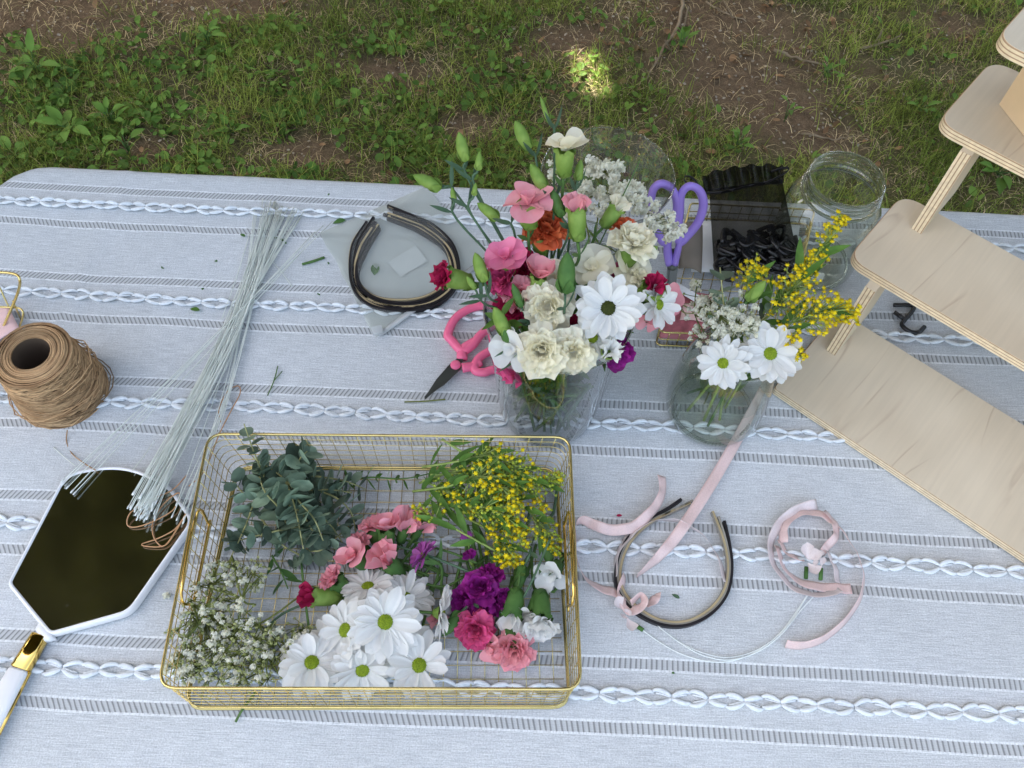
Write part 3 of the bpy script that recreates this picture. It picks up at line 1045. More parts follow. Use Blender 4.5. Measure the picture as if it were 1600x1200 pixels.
def braid(y0, seed):
    rng = random.Random(seed)
    mb = MB()
    ln, hh = 0.0350, 0.0058
    x = XL + 0.004
    while x < XR - 0.03:
        y = y0 + 0.006 * noise.noise(Vector((x * 3.0, y0 * 7, 5.0))) - 0.0
        j = lambda s: rng.uniform(-s, s)
        for sx in (0, 1):
            for sy in (-1, 1):
                x0, x1 = (x, x + ln * 0.52) if sx == 0 else (x + ln, x + ln * 0.48)
                h = hh * (1 + j(0.25))
                p = [Vector((x0 + j(.0008), y + sy * 0.0012, T + 0.0025)), Vector((x0 + (x1 - x0) * 0.35, y + sy * h * 0.72, T + 0.0032 + j(.0006))),
                     Vector((x0 + (x1 - x0) * 0.72, y + sy * h, T + 0.0026)), Vector((x1, y + sy * h * 0.80, T + 0.0012))]
                pp = catmull(p, 3)
                tube(mb, pp, [0.0008 + 0.0018 * math.sin(PI * min(1, 0.12 + 0.8 * i / (len(pp) - 1))) for i in range(len(pp))], 6, 0.75)
                if rng.random() < 0.7:
                    p2 = [Vector((x0, y, T + 0.0022)), Vector((x0 + (x1 - x0) * 0.4, y + sy * h * 0.30, T + 0.0026)), Vector((x0 + (x1 - x0) * 0.8, y + sy * h * 0.55, T + 0.0012))]
                    tube(mb, catmull(p2, 3), 0.0011, 5)
        x += ln * rng.uniform(0.96, 1.04)
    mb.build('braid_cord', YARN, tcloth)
for i, y in enumerate(ROWY):
    braid(y, 40 + i)

# ------------------------------------------------------------------ gold wire basket
def corners(px4, h):
    return [Vector((P(x, y, h).x, P(x, y, h).y)) for x, y in px4]
BH = 0.075
rimc = corners([(247, 1075), (908, 1077), (890, 683), (326, 678)], BH)
basc = corners([(291, 1108), (889, 1106), (868, 735), (373, 733)], 0.002)
basket = thing('wire_basket', 'shallow rectangular gold wire basket full of cut flowers', 'basket', (*((basc[0] + basc[2]) / 2), T))
def basket_loop(t, rad, k=5):
    pl = [tuple(basc[i].lerp(rimc[i], t)) for i in range(4)]
    z = T + 0.003 + (BH - 0.003) * t
    return [Vector((x, y, z)) for x, y in fillet(pl, rad, k)]
def bpt(fx, fy, t):
    c = [basc[i].lerp(rimc[i], t) for i in range(4)]
    q = c[0].lerp(c[1], fx).lerp(c[3].lerp(c[2], fx), fy)
    return Vector((q.x, q.y, T + 0.003 + (BH - 0.003) * t))
mb = MB(); tube(mb, basket_loop(1.0, 0.016), 0.0015, 8, closed=True); mb.build('rim', GOLD, basket)
mb = MB(); tube(mb, basket_loop(0.0, 0.016), 0.0014, 8, closed=True)
tube(mb, basket_loop(0.06, 0.018), 0.0013, 6, closed=True); mb.build('base_ring', GOLD, basket)
NX, NY = 27, 19
mb = MB()
rw = 0.00044
for i in range(1, NX):
    tube(mb, [bpt(i / NX, 0.01, 0), bpt(i / NX, 0.99, 0)], rw, 5)
for j in range(1, NY):
    a, b = bpt(0.01, j / NY, 0), bpt(0.99, j / NY, 0)
    z = Vector((0, 0, 0.0011))
    tube(mb, [a + z, b + z], rw, 5)
mb.build('base_mesh', GOLD, basket)
mb = MB()
for k in range(1, 7):
    tube(mb, basket_loop(k / 7.0, 0.017), rw * 1.1, 5, closed=True)
for i in range(1, NX):
    for e in (0, 1):
        tube(mb, [bpt(i / NX, e, 0), bpt(i / NX, e, 1)], rw, 5)
for j in range(1, NY):
    for e in (0, 1):
        tube(mb, [bpt(e, j / NY, 0), bpt(e, j / NY, 1)], rw, 5)
mb.build('side_mesh', GOLD, basket)
for e, out in ((0, -1), (1, 1)):
    mb = MB()
    loop = [bpt(e, 0.34, 0.97), bpt(e, 0.66, 0.97), bpt(e, 0.665, 0.62), bpt(e, 0.655, 0.57), bpt(e, 0.345, 0.57), bpt(e, 0.335, 0.62)]
    off = Vector((out * -0.003, 0, 0))
    lp = catmull([p + off for p in loop], 5, closed=True)
    tube(mb, lp, 0.0014, 8, closed=True)
    mb.build('handle', GOLDP, basket)

# ------------------------------------------------------------------ flower builders
def make_daisy(mbp, mbc, c, axis, R, npet=22, droop=0.15, rng=None, layers=2, cen=0.2, skip=0.0):
    n, e1, e2 = basis(axis)
    npet = int(npet * 1.35)
    for ly in range(layers):
        for k in range(npet // layers):
            if rng.random() < skip:
                continue
            a = 2 * PI * (k + 0.5 * ly) / (npet // layers) + rng.uniform(-0.12, 0.12)
            r = e1 * math.cos(a) + e2 * math.sin(a)
            tau = 0.30 * ly + rng.uniform(-0.18, 0.26)
            d = r * math.cos(tau) + n * math.sin(tau)
            nr = n * math.cos(tau) - r * math.sin(tau)
            L = R * (0.88 - 0.10 * ly) * rng.uniform(0.80, 1.10)
            petal(mbp, c + r * R * 0.13 + n * (0.0012 * ly), d, nr, L, R * rng.uniform(0.29, 0.39), 0.26, -(droop + rng.uniform(-0.35, 0.6)) * (1 - 0.3 * ly), 7, 6, 'oval', twist=rng.uniform(-0.5, 0.5), ridge=0.05)
    if mbc is not None:
        cr = R * cen
        prof = [(cr * math.cos(q), cr * 0.55 * math.sin(q)) for q in [0, 0.3, 0.6, 0.9, 1.2, 1.45]]
        lathe(mbc, prof + [(0.0001, cr * 0.5)], c + n * 0.001, 18, n)
        for k in range(70):
            a, rr = k * 2.39996, cr * math.sqrt((k + 0.5) / 70)
            p = c + n * (0.001 + cr * 0.53 * math.sqrt(max(0, 1 - (rr / cr) ** 2)) ) + (e1 * math.cos(a) + e2 * math.sin(a)) * rr
            s = cr * 0.11
            q = [p + e1 * s, p + e2 * s, p - e1 * s, p - e2 * s, p + n * s * 1.5]
            mbc.add(q, [(0, 1, 4), (1, 2, 4), (2, 3, 4), (3, 0, 4)])

def make_carnation(mbp, c, axis, R, npet=26, rng=None, open_=1.0, ruf=0.14):
    """ruffled double bloom: rows of rumpled petals, crowded and folded in the middle, spreading outside"""
    n, e1, e2 = basis(axis)
    for k in range(npet):
        f = (k + 0.5) / npet
        a = k * 2.39996 + rng.uniform(-0.3, 0.3)
        r = e1 * math.cos(a) + e2 * math.sin(a)
        tau = (1.75 - f ** 0.8 * (1.65 * open_)) + rng.uniform(-0.16, 0.16)
        d = r * math.cos(tau) + n * math.sin(tau)
        nr = n * math.cos(tau) - r * math.sin(tau)
        L = R * (0.62 + 0.40 * f) * rng.uniform(0.88, 1.08)
        petal(mbp, c - n * R * 0.42 + r * R * 0.16 * (1 - f), d, nr, L * 1.12, R * rng.uniform(0.75, 1.05) * (0.75 + 0.30 * f), 0.3, rng.uniform(-0.9, 0.3), 7, 16, 'fan', ruf=ruf * rng.uniform(0.5, 1.1), freq=rng.uniform(2.0, 3.6), ph=rng.uniform(0, 6), twist=rng.uniform(-.35, .35))

def make_open5(mbp, c, axis, R, npet=5, rng=None, tau0=0.35, wid=1.0):
    """single open spray-carnation bloom: a few big smooth petals, some standing, some folding back"""
    n, e1, e2 = basis(axis)
    a0 = rng.uniform(0, 6.28)
    for k in range(npet):
        a = a0 + 2 * PI * k / npet + rng.uniform(-0.25, 0.25)
        r = e1 * math.cos(a) + e2 * math.sin(a)
        tau = tau0 + rng.uniform(-0.3, 0.45)
        d = r * math.cos(tau) + n * math.sin(tau)
        nr = n * math.cos(tau) - r * math.sin(tau)
        petal(mbp, c + n * R * 0.02 * k - n * R * 0.1, d, nr, R * rng.uniform(0.9, 1.12), R * 1.15 * wid * rng.uniform(0.95, 1.2), rng.uniform(0.2, 0.5), rng.uniform(-0.9, 0.5), 9, 8, 'broad', ruf=0.035, freq=1.6, ph=rng.uniform(0, 6), twist=rng.uniform(-.3, .3))
    for k in range(3):            # small rolled petals closing the throat
        a = a0 + 2.1 * k
        r = e1 * math.cos(a) + e2 * math.sin(a)
        d = (n + r * 0.25).normalized()
        petal(mbp, c - n * R * 0.1 + r * R * 0.08, d, r * -1 + n * 0.2, R * 0.55, R * 0.6, 0.8, -0.5, 6, 6, 'broad', ruf=0.04, freq=2, ph=k)

def make_bud(mbp, c, axis, R, rng):
    """closed petals just showing from the calyx"""
    n, e1, e2 = basis(axis)
    for k in range(7):
        a = k * 2.39996
        r = e1 * math.cos(a) + e2 * math.sin(a)
        d = (n + r * (0.06 + 0.03 * k)).normalized()
        petal(mbp, c - n * R * 0.35 + r * R * 0.12, d, r * -1 + n * 0.1, R * rng.uniform(1.5, 1.9), R * 1.3, -0.55, -0.35, 6, 6, 'fan', ruf=0.05, freq=3, ph=k)

def make_calyx(mbc, c, axis, L, r):
    """green tube under the bloom ending in five teeth; c is its upper rim, it runs back along -axis"""
    n, e1, e2 = basis(axis)
    lathe(mbc, [(0.0012, -L), (r * 0.55, -L * 0.97), (r * 0.82, -L * 0.8), (r, -L * 0.45), (r * 1.02, -L * 0.1), (r * 0.95, 0)], c, 12, n)
    for k in range(5):
        a = 2 * PI * k / 5
        q = e1 * math.cos(a) + e2 * math.sin(a)
        petal(mbc, c + q * r * 0.93 - n * L * 0.08, (n + q * 0.1).normalized(), q * -1 + n * 0.2, L * 0.22, r * 1.15, -0.3, 0.1, 4, 2, 'lance')
    for k in range(4):
        a = 2 * PI * k / 4 + 0.4
        q = e1 * math.cos(a) + e2 * math.sin(a)
        petal(mbc, c - n * L * 0.97 + q * r * 0.4, (n * 0.9 + q * 0.45).normalized(), q * -1 + n * 0.3, L * 0.34, r * 1.1, -0.3, 0.0, 4, 2, 'lance')

def make_greenbud(mbc, c, axis, L, r):
    n, e1, e2 = basis(axis)
    lathe(mbc, [(0.0012, -L * 0.5), (r * 0.6, -L * 0.46), (r * 0.9, -L * 0.28), (r, 0.0), (r * 0.82, L * 0.25), (r * 0.45, L * 0.42), (0.0004, L * 0.52)], c, 12, n)
    for k in range(4):
        a = 2 * PI * k / 4 + 0.4
        q = e1 * math.cos(a) + e2 * math.sin(a)
        petal(mbc, c - n * L * 0.5 + q * r * 0.35, (n * 0.9 + q * 0.42).normalized(), q * -1 + n * 0.3, L * 0.42, r * 1.3, -0.4, 0.15, 4, 2, 'lance')

CAMW = CAMP
def facing(p, ax):
    """ax given as (right, up, towards) seen from the standing point of the photographer, made a world direction"""
    f = (CAMW - p).normalized()
    r = Vector((0, 0, 1)).cross(f).normalized() * -1
    r = Vector((1, 0, 0)) - f * f.x
    r.normalize()
    u = f.cross(r)
    return (r * ax[0] + u * ax[1] + f * ax[2]).normalized()

STEMR = 0.0016
def flower(kind, px, py, h, ax, R, mat, label, cat, group, stem=None, cal=CALYX, seed=None, callen=None, calr=None, npet=None, disc=DISC, stemmat=STEM, stemr=STEMR, skip=0.0, droop=0.15, tau0=0.35, ruf=0.14, wid=1.0):
    c = P(px, py, h)
    n = facing(c, ax)
    rng = random.Random(seed if seed is not None else int(px * 7 + py * 13))
    t = thing({'daisy': 'daisy', 'mum': 'button_daisy'}.get(kind, 'carnation' if kind != 'greenbud' else 'flower_bud'), label, cat, c, group)
    mbp, mbc = MB(), MB()
    if kind in ('daisy', 'mum'):
        md = MB()
        make_daisy(mbp, md, c, n, R, npet or 24, droop, rng, 2 if (npet or 24) > 14 else 1, 0.21, skip)
        mbp.build('petals', mat, t)
        md.build('flower_center', disc, t)
        lathe(mbc, [(0.0016, -R * 0.28), (R * 0.14, -R * 0.22), (R * 0.24, -R * 0.04)], c, 12, n)
        mbc.build('calyx', cal, t)
        foot = c - n * R * 0.27
    else:
        L = callen or R * 1.15
        r = calr or R * 0.34
        if kind == 'full':
            make_carnation(mbp, c, n, R, int((npet or 26) * 1.5), rng, ruf=ruf)
            rim = c - n * R * 0.40
        elif kind == 'half':
            make_carnation(mbp, c, n, R, int((npet or 16) * 1.5), rng, 0.7, ruf=ruf)
            rim = c - n * R * 0.40
        elif kind == 'open':
            make_open5(mbp, c, n, R, npet or 5, rng, tau0, wid)
            rim = c - n * R * 0.10
        elif kind == 'bud':
            make_bud(mbp, c, n, R, rng)
            rim = c + n * R * 0.1
        if kind == 'greenbud':
            make_greenbud(mbc, c, n, R * 2, R * 0.42 if not calr else calr)
            foot = c - n * R
        else:
            mbp.build('petals', mat, t)
            make_calyx(mbc, rim, n, L, r)
            foot = rim - n * L
        mbc.build('calyx', cal, t)
    if stem is not None:
        pts = [foot, foot - n * 0.018] + [Vector(q) for q in stem]
        ms = MB()
        pp = catmull(pts, 5)
        tube(ms, pp, stemr, 6)
        rngl = random.Random(seed or int(px))
        if kind != 'daisy' and len(pp) > 8:          # a pair of narrow leaves at a node
            i = 4
            tg = (pp[i + 1] - pp[i]).normalized()
            o = tg.orthogonal().normalized()
            for sg in (-1, 1):
                d = (tg * -0.75 + o * sg * 0.65).normalized()
                petal(ms, pp[i], d, o.cross(tg) + tg * .01, 0.026, 0.0042, 0.2, 0.3 * sg, 5, 2, 'lance')
        ms.build('stem', stemmat, t)
    return t

def floret_white(mb, c, rng, r):
    """one double gypsophila floret: a ball of tiny petals"""
    q0 = rv(rng)
    M = Matrix.Rotation(q0.x * 3, 3, 'X') @ Matrix.Rotation(q0.y * 3, 3, 'Y')
    t_ = (1 + 5 ** 0.5) / 2
    ico = [(-1, t_, 0), (1, t_, 0), (-1, -t_, 0), (1, -t_, 0), (0, -1, t_), (0, 1, t_), (0, -1, -t_), (0, 1, -t_), (t_, 0, -1), (t_, 0, 1), (-t_, 0, -1), (-t_, 0, 1)]
    mb.add([c + M @ Vector(q) * (r * 0.40 * rng.uniform(0.85, 1.15)) for q in ico], [(0, 11, 5), (0, 5, 1), (0, 1, 7), (0, 7, 10), (0, 10, 11), (1, 5, 9), (5, 11, 4), (11, 10, 2), (10, 7, 6), (7, 1, 8), (3, 9, 4), (3, 4, 2), (3, 2, 6), (3, 6, 8), (3, 8, 9), (4, 9, 5), (2, 4, 11), (6, 2, 10), (8, 6, 7), (9, 8, 1)])
    for k in range(9):
        z = 1 - 1.7 * (k + 0.5) / 9
        a = k * 2.39996 + rng.uniform(-0.4, 0.4)
        q = math.sqrt(max(0, 1 - z * z))
        d = Vector((q * math.cos(a), q * math.sin(a), z))
        s = d.orthogonal().normalized() * r * 0.55
        w = d.cross(s)
        o = c + d * r * 0.25
        e = c + d * r
        j = rv(rng, r * 0.22)
        mb.add([o, e + s + j, e + d * r * 0.25, e - s - j, o + w * 0.6], [(0, 1, 2, 3), (0, 4, 2)])

def floret_yellow(mb, c, rng, r):
    d0 = (Vector((0, -0.25, 1)) + rv(rng, 0.5)).normalized()
    n, e1, e2 = basis(d0)
    vs = [c + n * r * 0.35]
    for k in range(12):
        a = 2 * PI * k / 12
        rr = r if k % 2 == 0 else r * 0.55
        vs.append(c + (e1 * math.cos(a) + e2 * math.sin(a)) * rr + n * (r * 0.25 if k % 2 == 0 else 0))
    vs.append(c - n * r * 0.8)
    fs = [(0, k + 1, (k + 1) % 12 + 1) for k in range(12)] + [(13, (k + 1) % 12 + 1, k + 1) for k in range(12)]
    mb.add(vs, fs)

def breath_sprig(label, group, base, hubs, clouds, nflo, rf=(0.0028, 0.0045), seed=1, name='gypsophila_sprig', smat=TWIGC, extra=0.0, open_share=0.8):
    """base: stem foot; hubs: branch points; clouds: (centre, (rx, ry, rz)) clumps of florets"""
    rng = random.Random(seed)
    base = Vector(base)
    t = thing(name, label, "baby's breath", base, group)
    ms, mf, mg = MB(), MB(), MB()
    hubs = [Vector(q) for q in hubs]
    tube(ms, catmull([base] + hubs, 5), 0.0010, 5)
    for (c, rad) in clouds:
        c = Vector(c)
        h0 = min(hubs + [base], key=lambda q: (q - c).length)
        subs = []
        for k in range(max(2, nflo // 11)):
            sp = c + Vector((rad[0] * rng.uniform(-.6, .6), rad[1] * rng.uniform(-.6, .6), rad[2] * rng.uniform(-.7, .3)))
            subs.append(sp)
            tube(ms, catmull([h0, h0.lerp(sp, 0.55) + rv(rng, 0.004), sp], 4), 0.00065, 4)
        for k in range(nflo):
            q = rv(rng)
            while q.length > 1:
                q = rv(rng)
            p = c + Vector((q.x * rad[0], q.y * rad[1], q.z * rad[2]))
            s0 = min(subs, key=lambda z: (z - p).length)
            tube(ms, [s0, s0.lerp(p, 0.5) + rv(rng, 0.002), p], 0.00042, 3)
            if rng.random() < open_share:
                floret_white(mf, p, rng, rng.uniform(*rf))
            else:
                floret_white(mg, p, rng, 0.0013)
    if mg.v: tag(mg.build('closed_florets', BREATHB, t), kind='stuff')
    ms.build('stem', smat, t)
    mf.build('florets', BREATH, t)
    return t

def goldenrod(label, group, base, path, head_from=0.5, nflo=70, spread=0.014, nleaf=7, seed=1, green=0.2, leafL=0.04):
    """stem along path; the last part of it carries a plume of small yellow florets"""
    rng = random.Random(seed)
    base = Vector(base)
    t = thing('goldenrod_sprig', label, 'goldenrod', base, group)
    pp = catmull([base] + [Vector(q) for q in path], 8)
    ms, mf, ml, mg = MB(), MB(), MB(), MB()
    N = len(pp)
    tube(ms, pp, [0.0015 - 0.0008 * i / N for i in range(N)], 5)
    for k in range(nleaf):
        i = int((0.12 + 0.75 * k / max(1, nleaf)) * (N - 2))
        tg = (pp[i + 1] - pp[i]).normalized()
        o = (tg.orthogonal() * math.cos(k * 2.4) + tg.cross(tg.orthogonal()) * math.sin(k * 2.4)).normalized()
        if o.z < -0.2:
            o.z *= -0.5
        d = (tg * 0.8 + o * 0.7).normalized()
        petal(ml, pp[i], d, (Vector((0, 0, 1)) + rv(rng, 0.3)), leafL * rng.uniform(0.6, 1.1), leafL * 0.19, 0.25, -rng.uniform(0, 0.6), 6, 3, 'lance', twist=rng.uniform(-.5, .5))
    nflo = int(nflo * (1.9 if 'jar' in group or 'glass' in group else 1.5))
    for k in range(nflo):
        f = head_from + (1 - head_from) * (k + 0.5) / nflo
        i = min(N - 2, int(f * (N - 1)))
        p0 = pp[i]
        sp = spread * (1.25 - 0.8 * (f - head_from) / (1 - head_from))
        p = p0 + rv(rng, sp) + (pp[i + 1] - pp[i]).normalized() * rng.uniform(0, sp)
        tube(ms, [p0, p], 0.00045, 3)
        (floret_yellow(mf, p, rng, rng.uniform(0.0021, 0.0036)) if rng.random() > green else floret_yellow(mg, p, rng, 0.0020))
    ms.build('stem', STEML, t)
    if ml.v: ml.build('leaves', LEAF, t)
    if mf.v: mf.build('florets', YELLOW, t)
    if mg.v: tag(mg.build('closed_florets', LIMEB, t), kind='stuff')
    return t

def eucalyptus(label, group, base, path, n=9, r=0.0095, seed=1, small=0.55, name='eucalyptus_sprig', lance=False, lmat=EUCA):
    rng = random.Random(seed)
    base = Vector(base)
    t = thing(name, label, 'eucalyptus' if not lance else 'greenery', base, group)
    pp = catmull([base] + [Vector(q) for q in path], 8)
    ms, ml = MB(), MB()
    N = len(pp)
    tube(ms, pp, [0.0013 - 0.0007 * i / N for i in range(N)], 5)
    for k in range(n):
        f = 0.1 + 0.9 * k / n
        i = min(N - 2, int(f * (N - 1)))
        tg = (pp[i + 1] - pp[i]).normalized()
        e1 = tg.orthogonal().normalized()
        e2 = tg.cross(e1)
        a0 = k * PI / 2 + rng.uniform(-.4, .4)
        rr = r * (1 - (1 - small) * f) * rng.uniform(0.85, 1.2)
        for sg in (0, PI):
            o = e1 * math.cos(a0 + sg) + e2 * math.sin(a0 + sg)
            d = (o + tg * rng.uniform(0.1, 0.7)).normalized()
            nr = (tg - o * 0.4 + rv(rng, 0.35))
            if nr.z < 0: nr = -nr
            petal(ml, pp[i] + o * 0.001, d, nr, rr * (2.0 if not lance else 2.6), rr * (1.85 if not lance else 0.9), 0.12, rng.uniform(-0.3, 0.3), 7, 4, 'round' if not lance else 'lance')
    ms.build('stem', EUCS if not lance else STEM, t)
    ml.build('leaves', lmat, t)
    return t

# ------------------------------------------------------------------ glass vessels
def vessel(name, label, cat, base, mouth, h, prof, mat, thick=0.0025, water=None, rings=()):
    """prof = [(radius, fraction of height)]; the axis leans from base to mouth only as far as the two centres differ"""
    c0 = Vector((base.x, base.y, T + 0.0012))
    t = thing(name, label, cat, c0)
    mb = MB()
    pr = []
    rr = catmull([Vector((r, 0, f * h)) for r, f in prof], 6)
    outer = [(p.x, p.z) for p in rr]
    for zc, amp in rings:
        outer = [(r + amp * math.exp(-((z - zc * h) / 0.0022) ** 2), z) for r, z in outer]
    inner = [(max(0.0005, r - thick), max(z, 0.005)) for r, z in outer]
    lathe(mb, [(0.0005, 0.0)] + outer, c0, 56)
    mb.build('glass', mat, t)
    mb = MB()
    tube(mb, [c0 + Vector((outer[-1][0] * math.cos(a), outer[-1][0] * math.sin(a), outer[-1][1])) for a in [2 * PI * q / 64 for q in range(64)]], thick * 0.42, 10, closed=True)
    mb.build('lip', RIMGLASS, t)
    mb = MB()
    rb = outer[2][0]
    tube(mb, [c0 + Vector((rb * 0.97 * math.cos(a), rb * 0.97 * math.sin(a), 0.0035)) for a in [2 * PI * q / 64 for q in range(64)]], 0.0024, 10, closed=True)
    mb.build('heel', RIMGLASS, t)
    for k, (zc, amp) in enumerate(rings):
        rz = min(outer, key=lambda q: abs(q[1] - zc * h))[0]
        mb = MB()
        tube(mb, [c0 + Vector((rz * math.cos(a), rz * math.sin(a), zc * h + 0.0012 * math.sin(a))) for a in [2 * PI * q / 48 for q in range(48)]], 0.0015 + 0.0008 * (k == 0), 10, closed=True)
        mb.build('thread_ring', RIMGLASS, t)
    if water:
        mb = MB()
        wl = water * h
        wi = [(max(.0005, r - 0.0006), z) for r, z in inner if z < wl]
        lathe(mb, wi[-1:] + [(wi[-1][0] * 0.97, wl), (wi[-1][0] * 0.5, wl - 0.0008), (0.0005, wl - 0.0008)], c0, 40)
        mb.build('water', WATER, t)
    return t

def pxlen(px, py, h, n):
    return (P(px + n / 2, py, h) - P(px - n / 2, py, h)).length
VB = P(855, 636); VH = 0.19
VR = pxlen(880, 485, VH, 117)
vessel('flower_vase', 'tall flared clear glass vase holding the mixed carnation and daisy bouquet', 'vase', VB, VB, VH,
       [(0.051, 0.0), (0.0545, 0.03), (0.0545 + (VR - 0.0545) * 0.3, 0.3), (0.0545 + (VR - 0.0545) * 0.6, 0.6), (VR * 0.98, 0.93), (VR, 1.0)], GLASS, water=0.42)
SB = Vector((P(950, 273, 0.165).x, P(950, 273, 0.165).y, T))
SR = pxlen(950, 273, 0.165, 104)
vessel('speckled_vase', 'clear glass bowl vase with gold flecked rim behind the tall bouquet', 'vase', SB, SB, 0.165,
       [(0.040, 0.0), (0.044, 0.04), (0.052, 0.35), (0.062, 0.7), (SR, 1.0)], SPECK)
sv_ = [o for o in COL.objects if o.name.startswith('speckled_vase')][0]
mb = MB()
rg = random.Random(5)
for k in range(420):
    a = rg.uniform(0, 2 * PI)
    f = 1 - abs(rg.gauss(0, 0.16))
    if f < 0.3: continue
    r = 0.040 + (SR - 0.040) * (0.25 * f + 0.75 * f * f) + 0.0012
    p = Vector((SB.x + r * math.cos(a), SB.y + r * math.sin(a), T + 0.0012 + 0.165 * f))
    nrm = Vector((math.cos(a), math.sin(a), -0.4)).normalized()
    e1 = nrm.orthogonal().normalized(); e2 = nrm.cross(e1); s = rg.uniform(0.0005, 0.0014)
    mb.add([p + e1 * s, p + e2 * s, p - e1 * s, p - e2 * s], [(0, 1, 2, 3)])
tag(mb.build('gold_flecks', GOLD, sv_, smooth=False), kind='stuff')
JB = P(1110, 640); JH = 0.128
JR = pxlen(1110, 640, 0.02, 76); JM = pxlen(1150, 545, JH, 60)
vessel('posy_jar', 'rounded glass jar of water holding daisies and goldenrod', 'jar', JB, JB, JH,
       [(JR * 0.80, 0.0), (JR * 0.92, 0.03), (JR * 0.99, 0.16), (JR * 0.97, 0.45), (JR * 0.86, 0.74), (JM * 1.0, 0.9), (JM, 1.0)], JARG, water=0.55)
EB = P(1260, 408); EH = 0.148
EM = pxlen(1330, 285, EH, 57); ER = pxlen(1250, 400, 0.05, 72)
vessel('mason_jar', 'empty clear mason jar with threaded neck beside the plywood stand', 'jar', EB, EB, EH,
       [(ER * 0.86, 0.0), (ER * 0.97, 0.05), (ER, 0.15), (ER, 0.62), (ER * 0.93, 0.74), (EM * 1.0, 0.83), (EM * 0.97, 0.88), (EM * 0.98, 1.0)], JARG, rings=((0.86, 0.0045), (0.915, 0.0028), (0.955, 0.0028), (0.99, 0.0022)))

# ------------------------------------------------------------------ bouquet in the tall vase
BOU = 'flowers in the tall glass vase'
def vstem(c, k, ctr=VB, rr=VR, rb=0.045, hm=VH, out=0.62):
    rng = random.Random(k)
    d = Vector((c.x - ctr.x, c.y - ctr.y, 0))
    if d.length > rr * out:
        d = d.normalized() * rr * out
    e = Vector((ctr.x, ctr.y, T + hm - 0.012)) + d
    b = Vector((ctr.x, ctr.y, T + 0.012)) - d.normalized() * rb * rng.uniform(0.2, 0.9) + Vector((rng.uniform(-.012, .012), rng.uniform(-.012, .012), 0))
    return [e, e.lerp(b, 0.5) + Vector((rng.uniform(-.006, .006), rng.uniform(-.006, .006), 0)), b]
def bq(kind, px, py, h, ax, R, mat, label, cat='carnation', **kw):
    c = P(px, py, h)
    return flower(kind, px, py, h, ax, R, mat, label, cat, BOU, stem=vstem(c, int(px + py)), **kw)
bq('open', 883, 232, 0.315, (0, 0.92, 0.4), 0.021, CREAM, 'open white bloom standing tallest over the bouquet', npet=5, tau0=0.35, callen=0.026, calr=0.0085, wid=1.05)
bq('open', 826, 316, 0.28, (-0.05, 0.85, 0.5), 0.0235, PINK, 'salmon pink wide open bloom below the tallest white bloom', npet=4, tau0=0.25, callen=0.026, calr=0.0095, wid=1.2)
bq('bud', 901, 330, 0.275, (-0.1, 1, 0.25), 0.0125, PINK, 'half closed pink bud with long green calyx in the bouquet centre', callen=0.030, calr=0.0085)
bq('full', 857, 352, 0.245, (0.1, 0.7, 0.7), 0.022, ORANGE, 'orange ruffled carnation behind the salmon pink bloom', callen=0.02)
bq('half', 838, 366, 0.24, (-0.3, 0.8, 0.5), 0.013, ORANGE, 'small half open orange carnation left of the larger orange one', callen=0.02, calr=0.007)
bq('half', 972, 352, 0.235, (-0.2, 0.8, 0.5), 0.014, ORANGE, 'orange petals peeking out behind the cream carnation at right', callen=0.016)
bq('full', 993, 372, 0.242, (0.25, 0.75, 0.6), 0.024, CREAM, 'cream carnation on the right side under the white sprays', callen=0.026, calr=0.011, ruf=0.09)
bq('bud', 963, 326, 0.25, (0.5, 0.8, 0.3), 0.0105, CREAM, 'cream bud opening beside the white sprays', callen=0.024, calr=0.0075)
bq('open', 790, 402, 0.245, (-0.2, 0.6, 0.75), 0.0195, HOTPALE, 'bright pink flat bloom at the left of the bouquet', npet=5, tau0=0.2, wid=1.1)
bq('half', 783, 434, 0.225, (-0.4, 0.3, 0.8), 0.020, HOTPINK, 'rosy carnation tucked under the bright pink flat bloom')
bq('open', 842, 430, 0.235, (0.1, 0.75, 0.6), 0.0200, PINK, 'rolled coral pink bloom above the white carnation', npet=4, tau0=0.75, wid=1.1)
bq('half', 822, 414, 0.222, (-0.1, 0.5, 0.8), 0.019, CRIMSON, 'dark crimson carnation behind the rolled coral bloom')
bq('half', 690, 431, 0.225, (-1, 0.18, 0.35), 0.0165, CRIMSON, 'crimson carnation poking out far left over the plastic pouch', callen=0.026, calr=0.0095)
bq('full', 856, 477, 0.222, (0.0, 0.1, 1), 0.0245, CREAM, 'large creamy white carnation left of the big daisy', ruf=0.1)
bq('full', 845, 550, 0.212, (-0.1, -0.15, 1), 0.0245, CREAM, 'frilled cream carnation hanging over the front of the vase rim', npet=30, ruf=0.12)
bq('full', 898, 553, 0.208, (0.2, -0.2, 1), 0.0215, CREAM, 'smaller cream carnation right of the frilled one at the rim', npet=20)
bq('daisy', 950, 482, 0.228, (0.05, 0.12, 1), 0.0345, WHITE, 'big white daisy with dark olive centre facing up from the bouquet', 'daisy', npet=26, disc=DISCD, droop=0.05)
bq('daisy', 1028, 476, 0.205, (0.75, 0.0, 0.7), 0.026, WHITE, 'white daisy seen sideways at the right of the bouquet', 'daisy', npet=18, droop=-0.2)
bq('open', 1040, 466, 0.192, (0.7, 0.3, 0.6), 0.018, PINK, 'pink bloom half hidden behind the sideways daisy', npet=5, tau0=0.2)
bq('open', 1016, 498, 0.188, (0.5, -0.5, 0.7), 0.014, PINK, 'pink petals under the sideways daisy', npet=4, tau0=0.1)
bq('bud', 1021, 449, 0.222, (0.25, 0.5, 0.8), 0.0105, CRIMSON, 'round green bud with crimson tip at the right of the bouquet', callen=0.018, calr=0.0115)
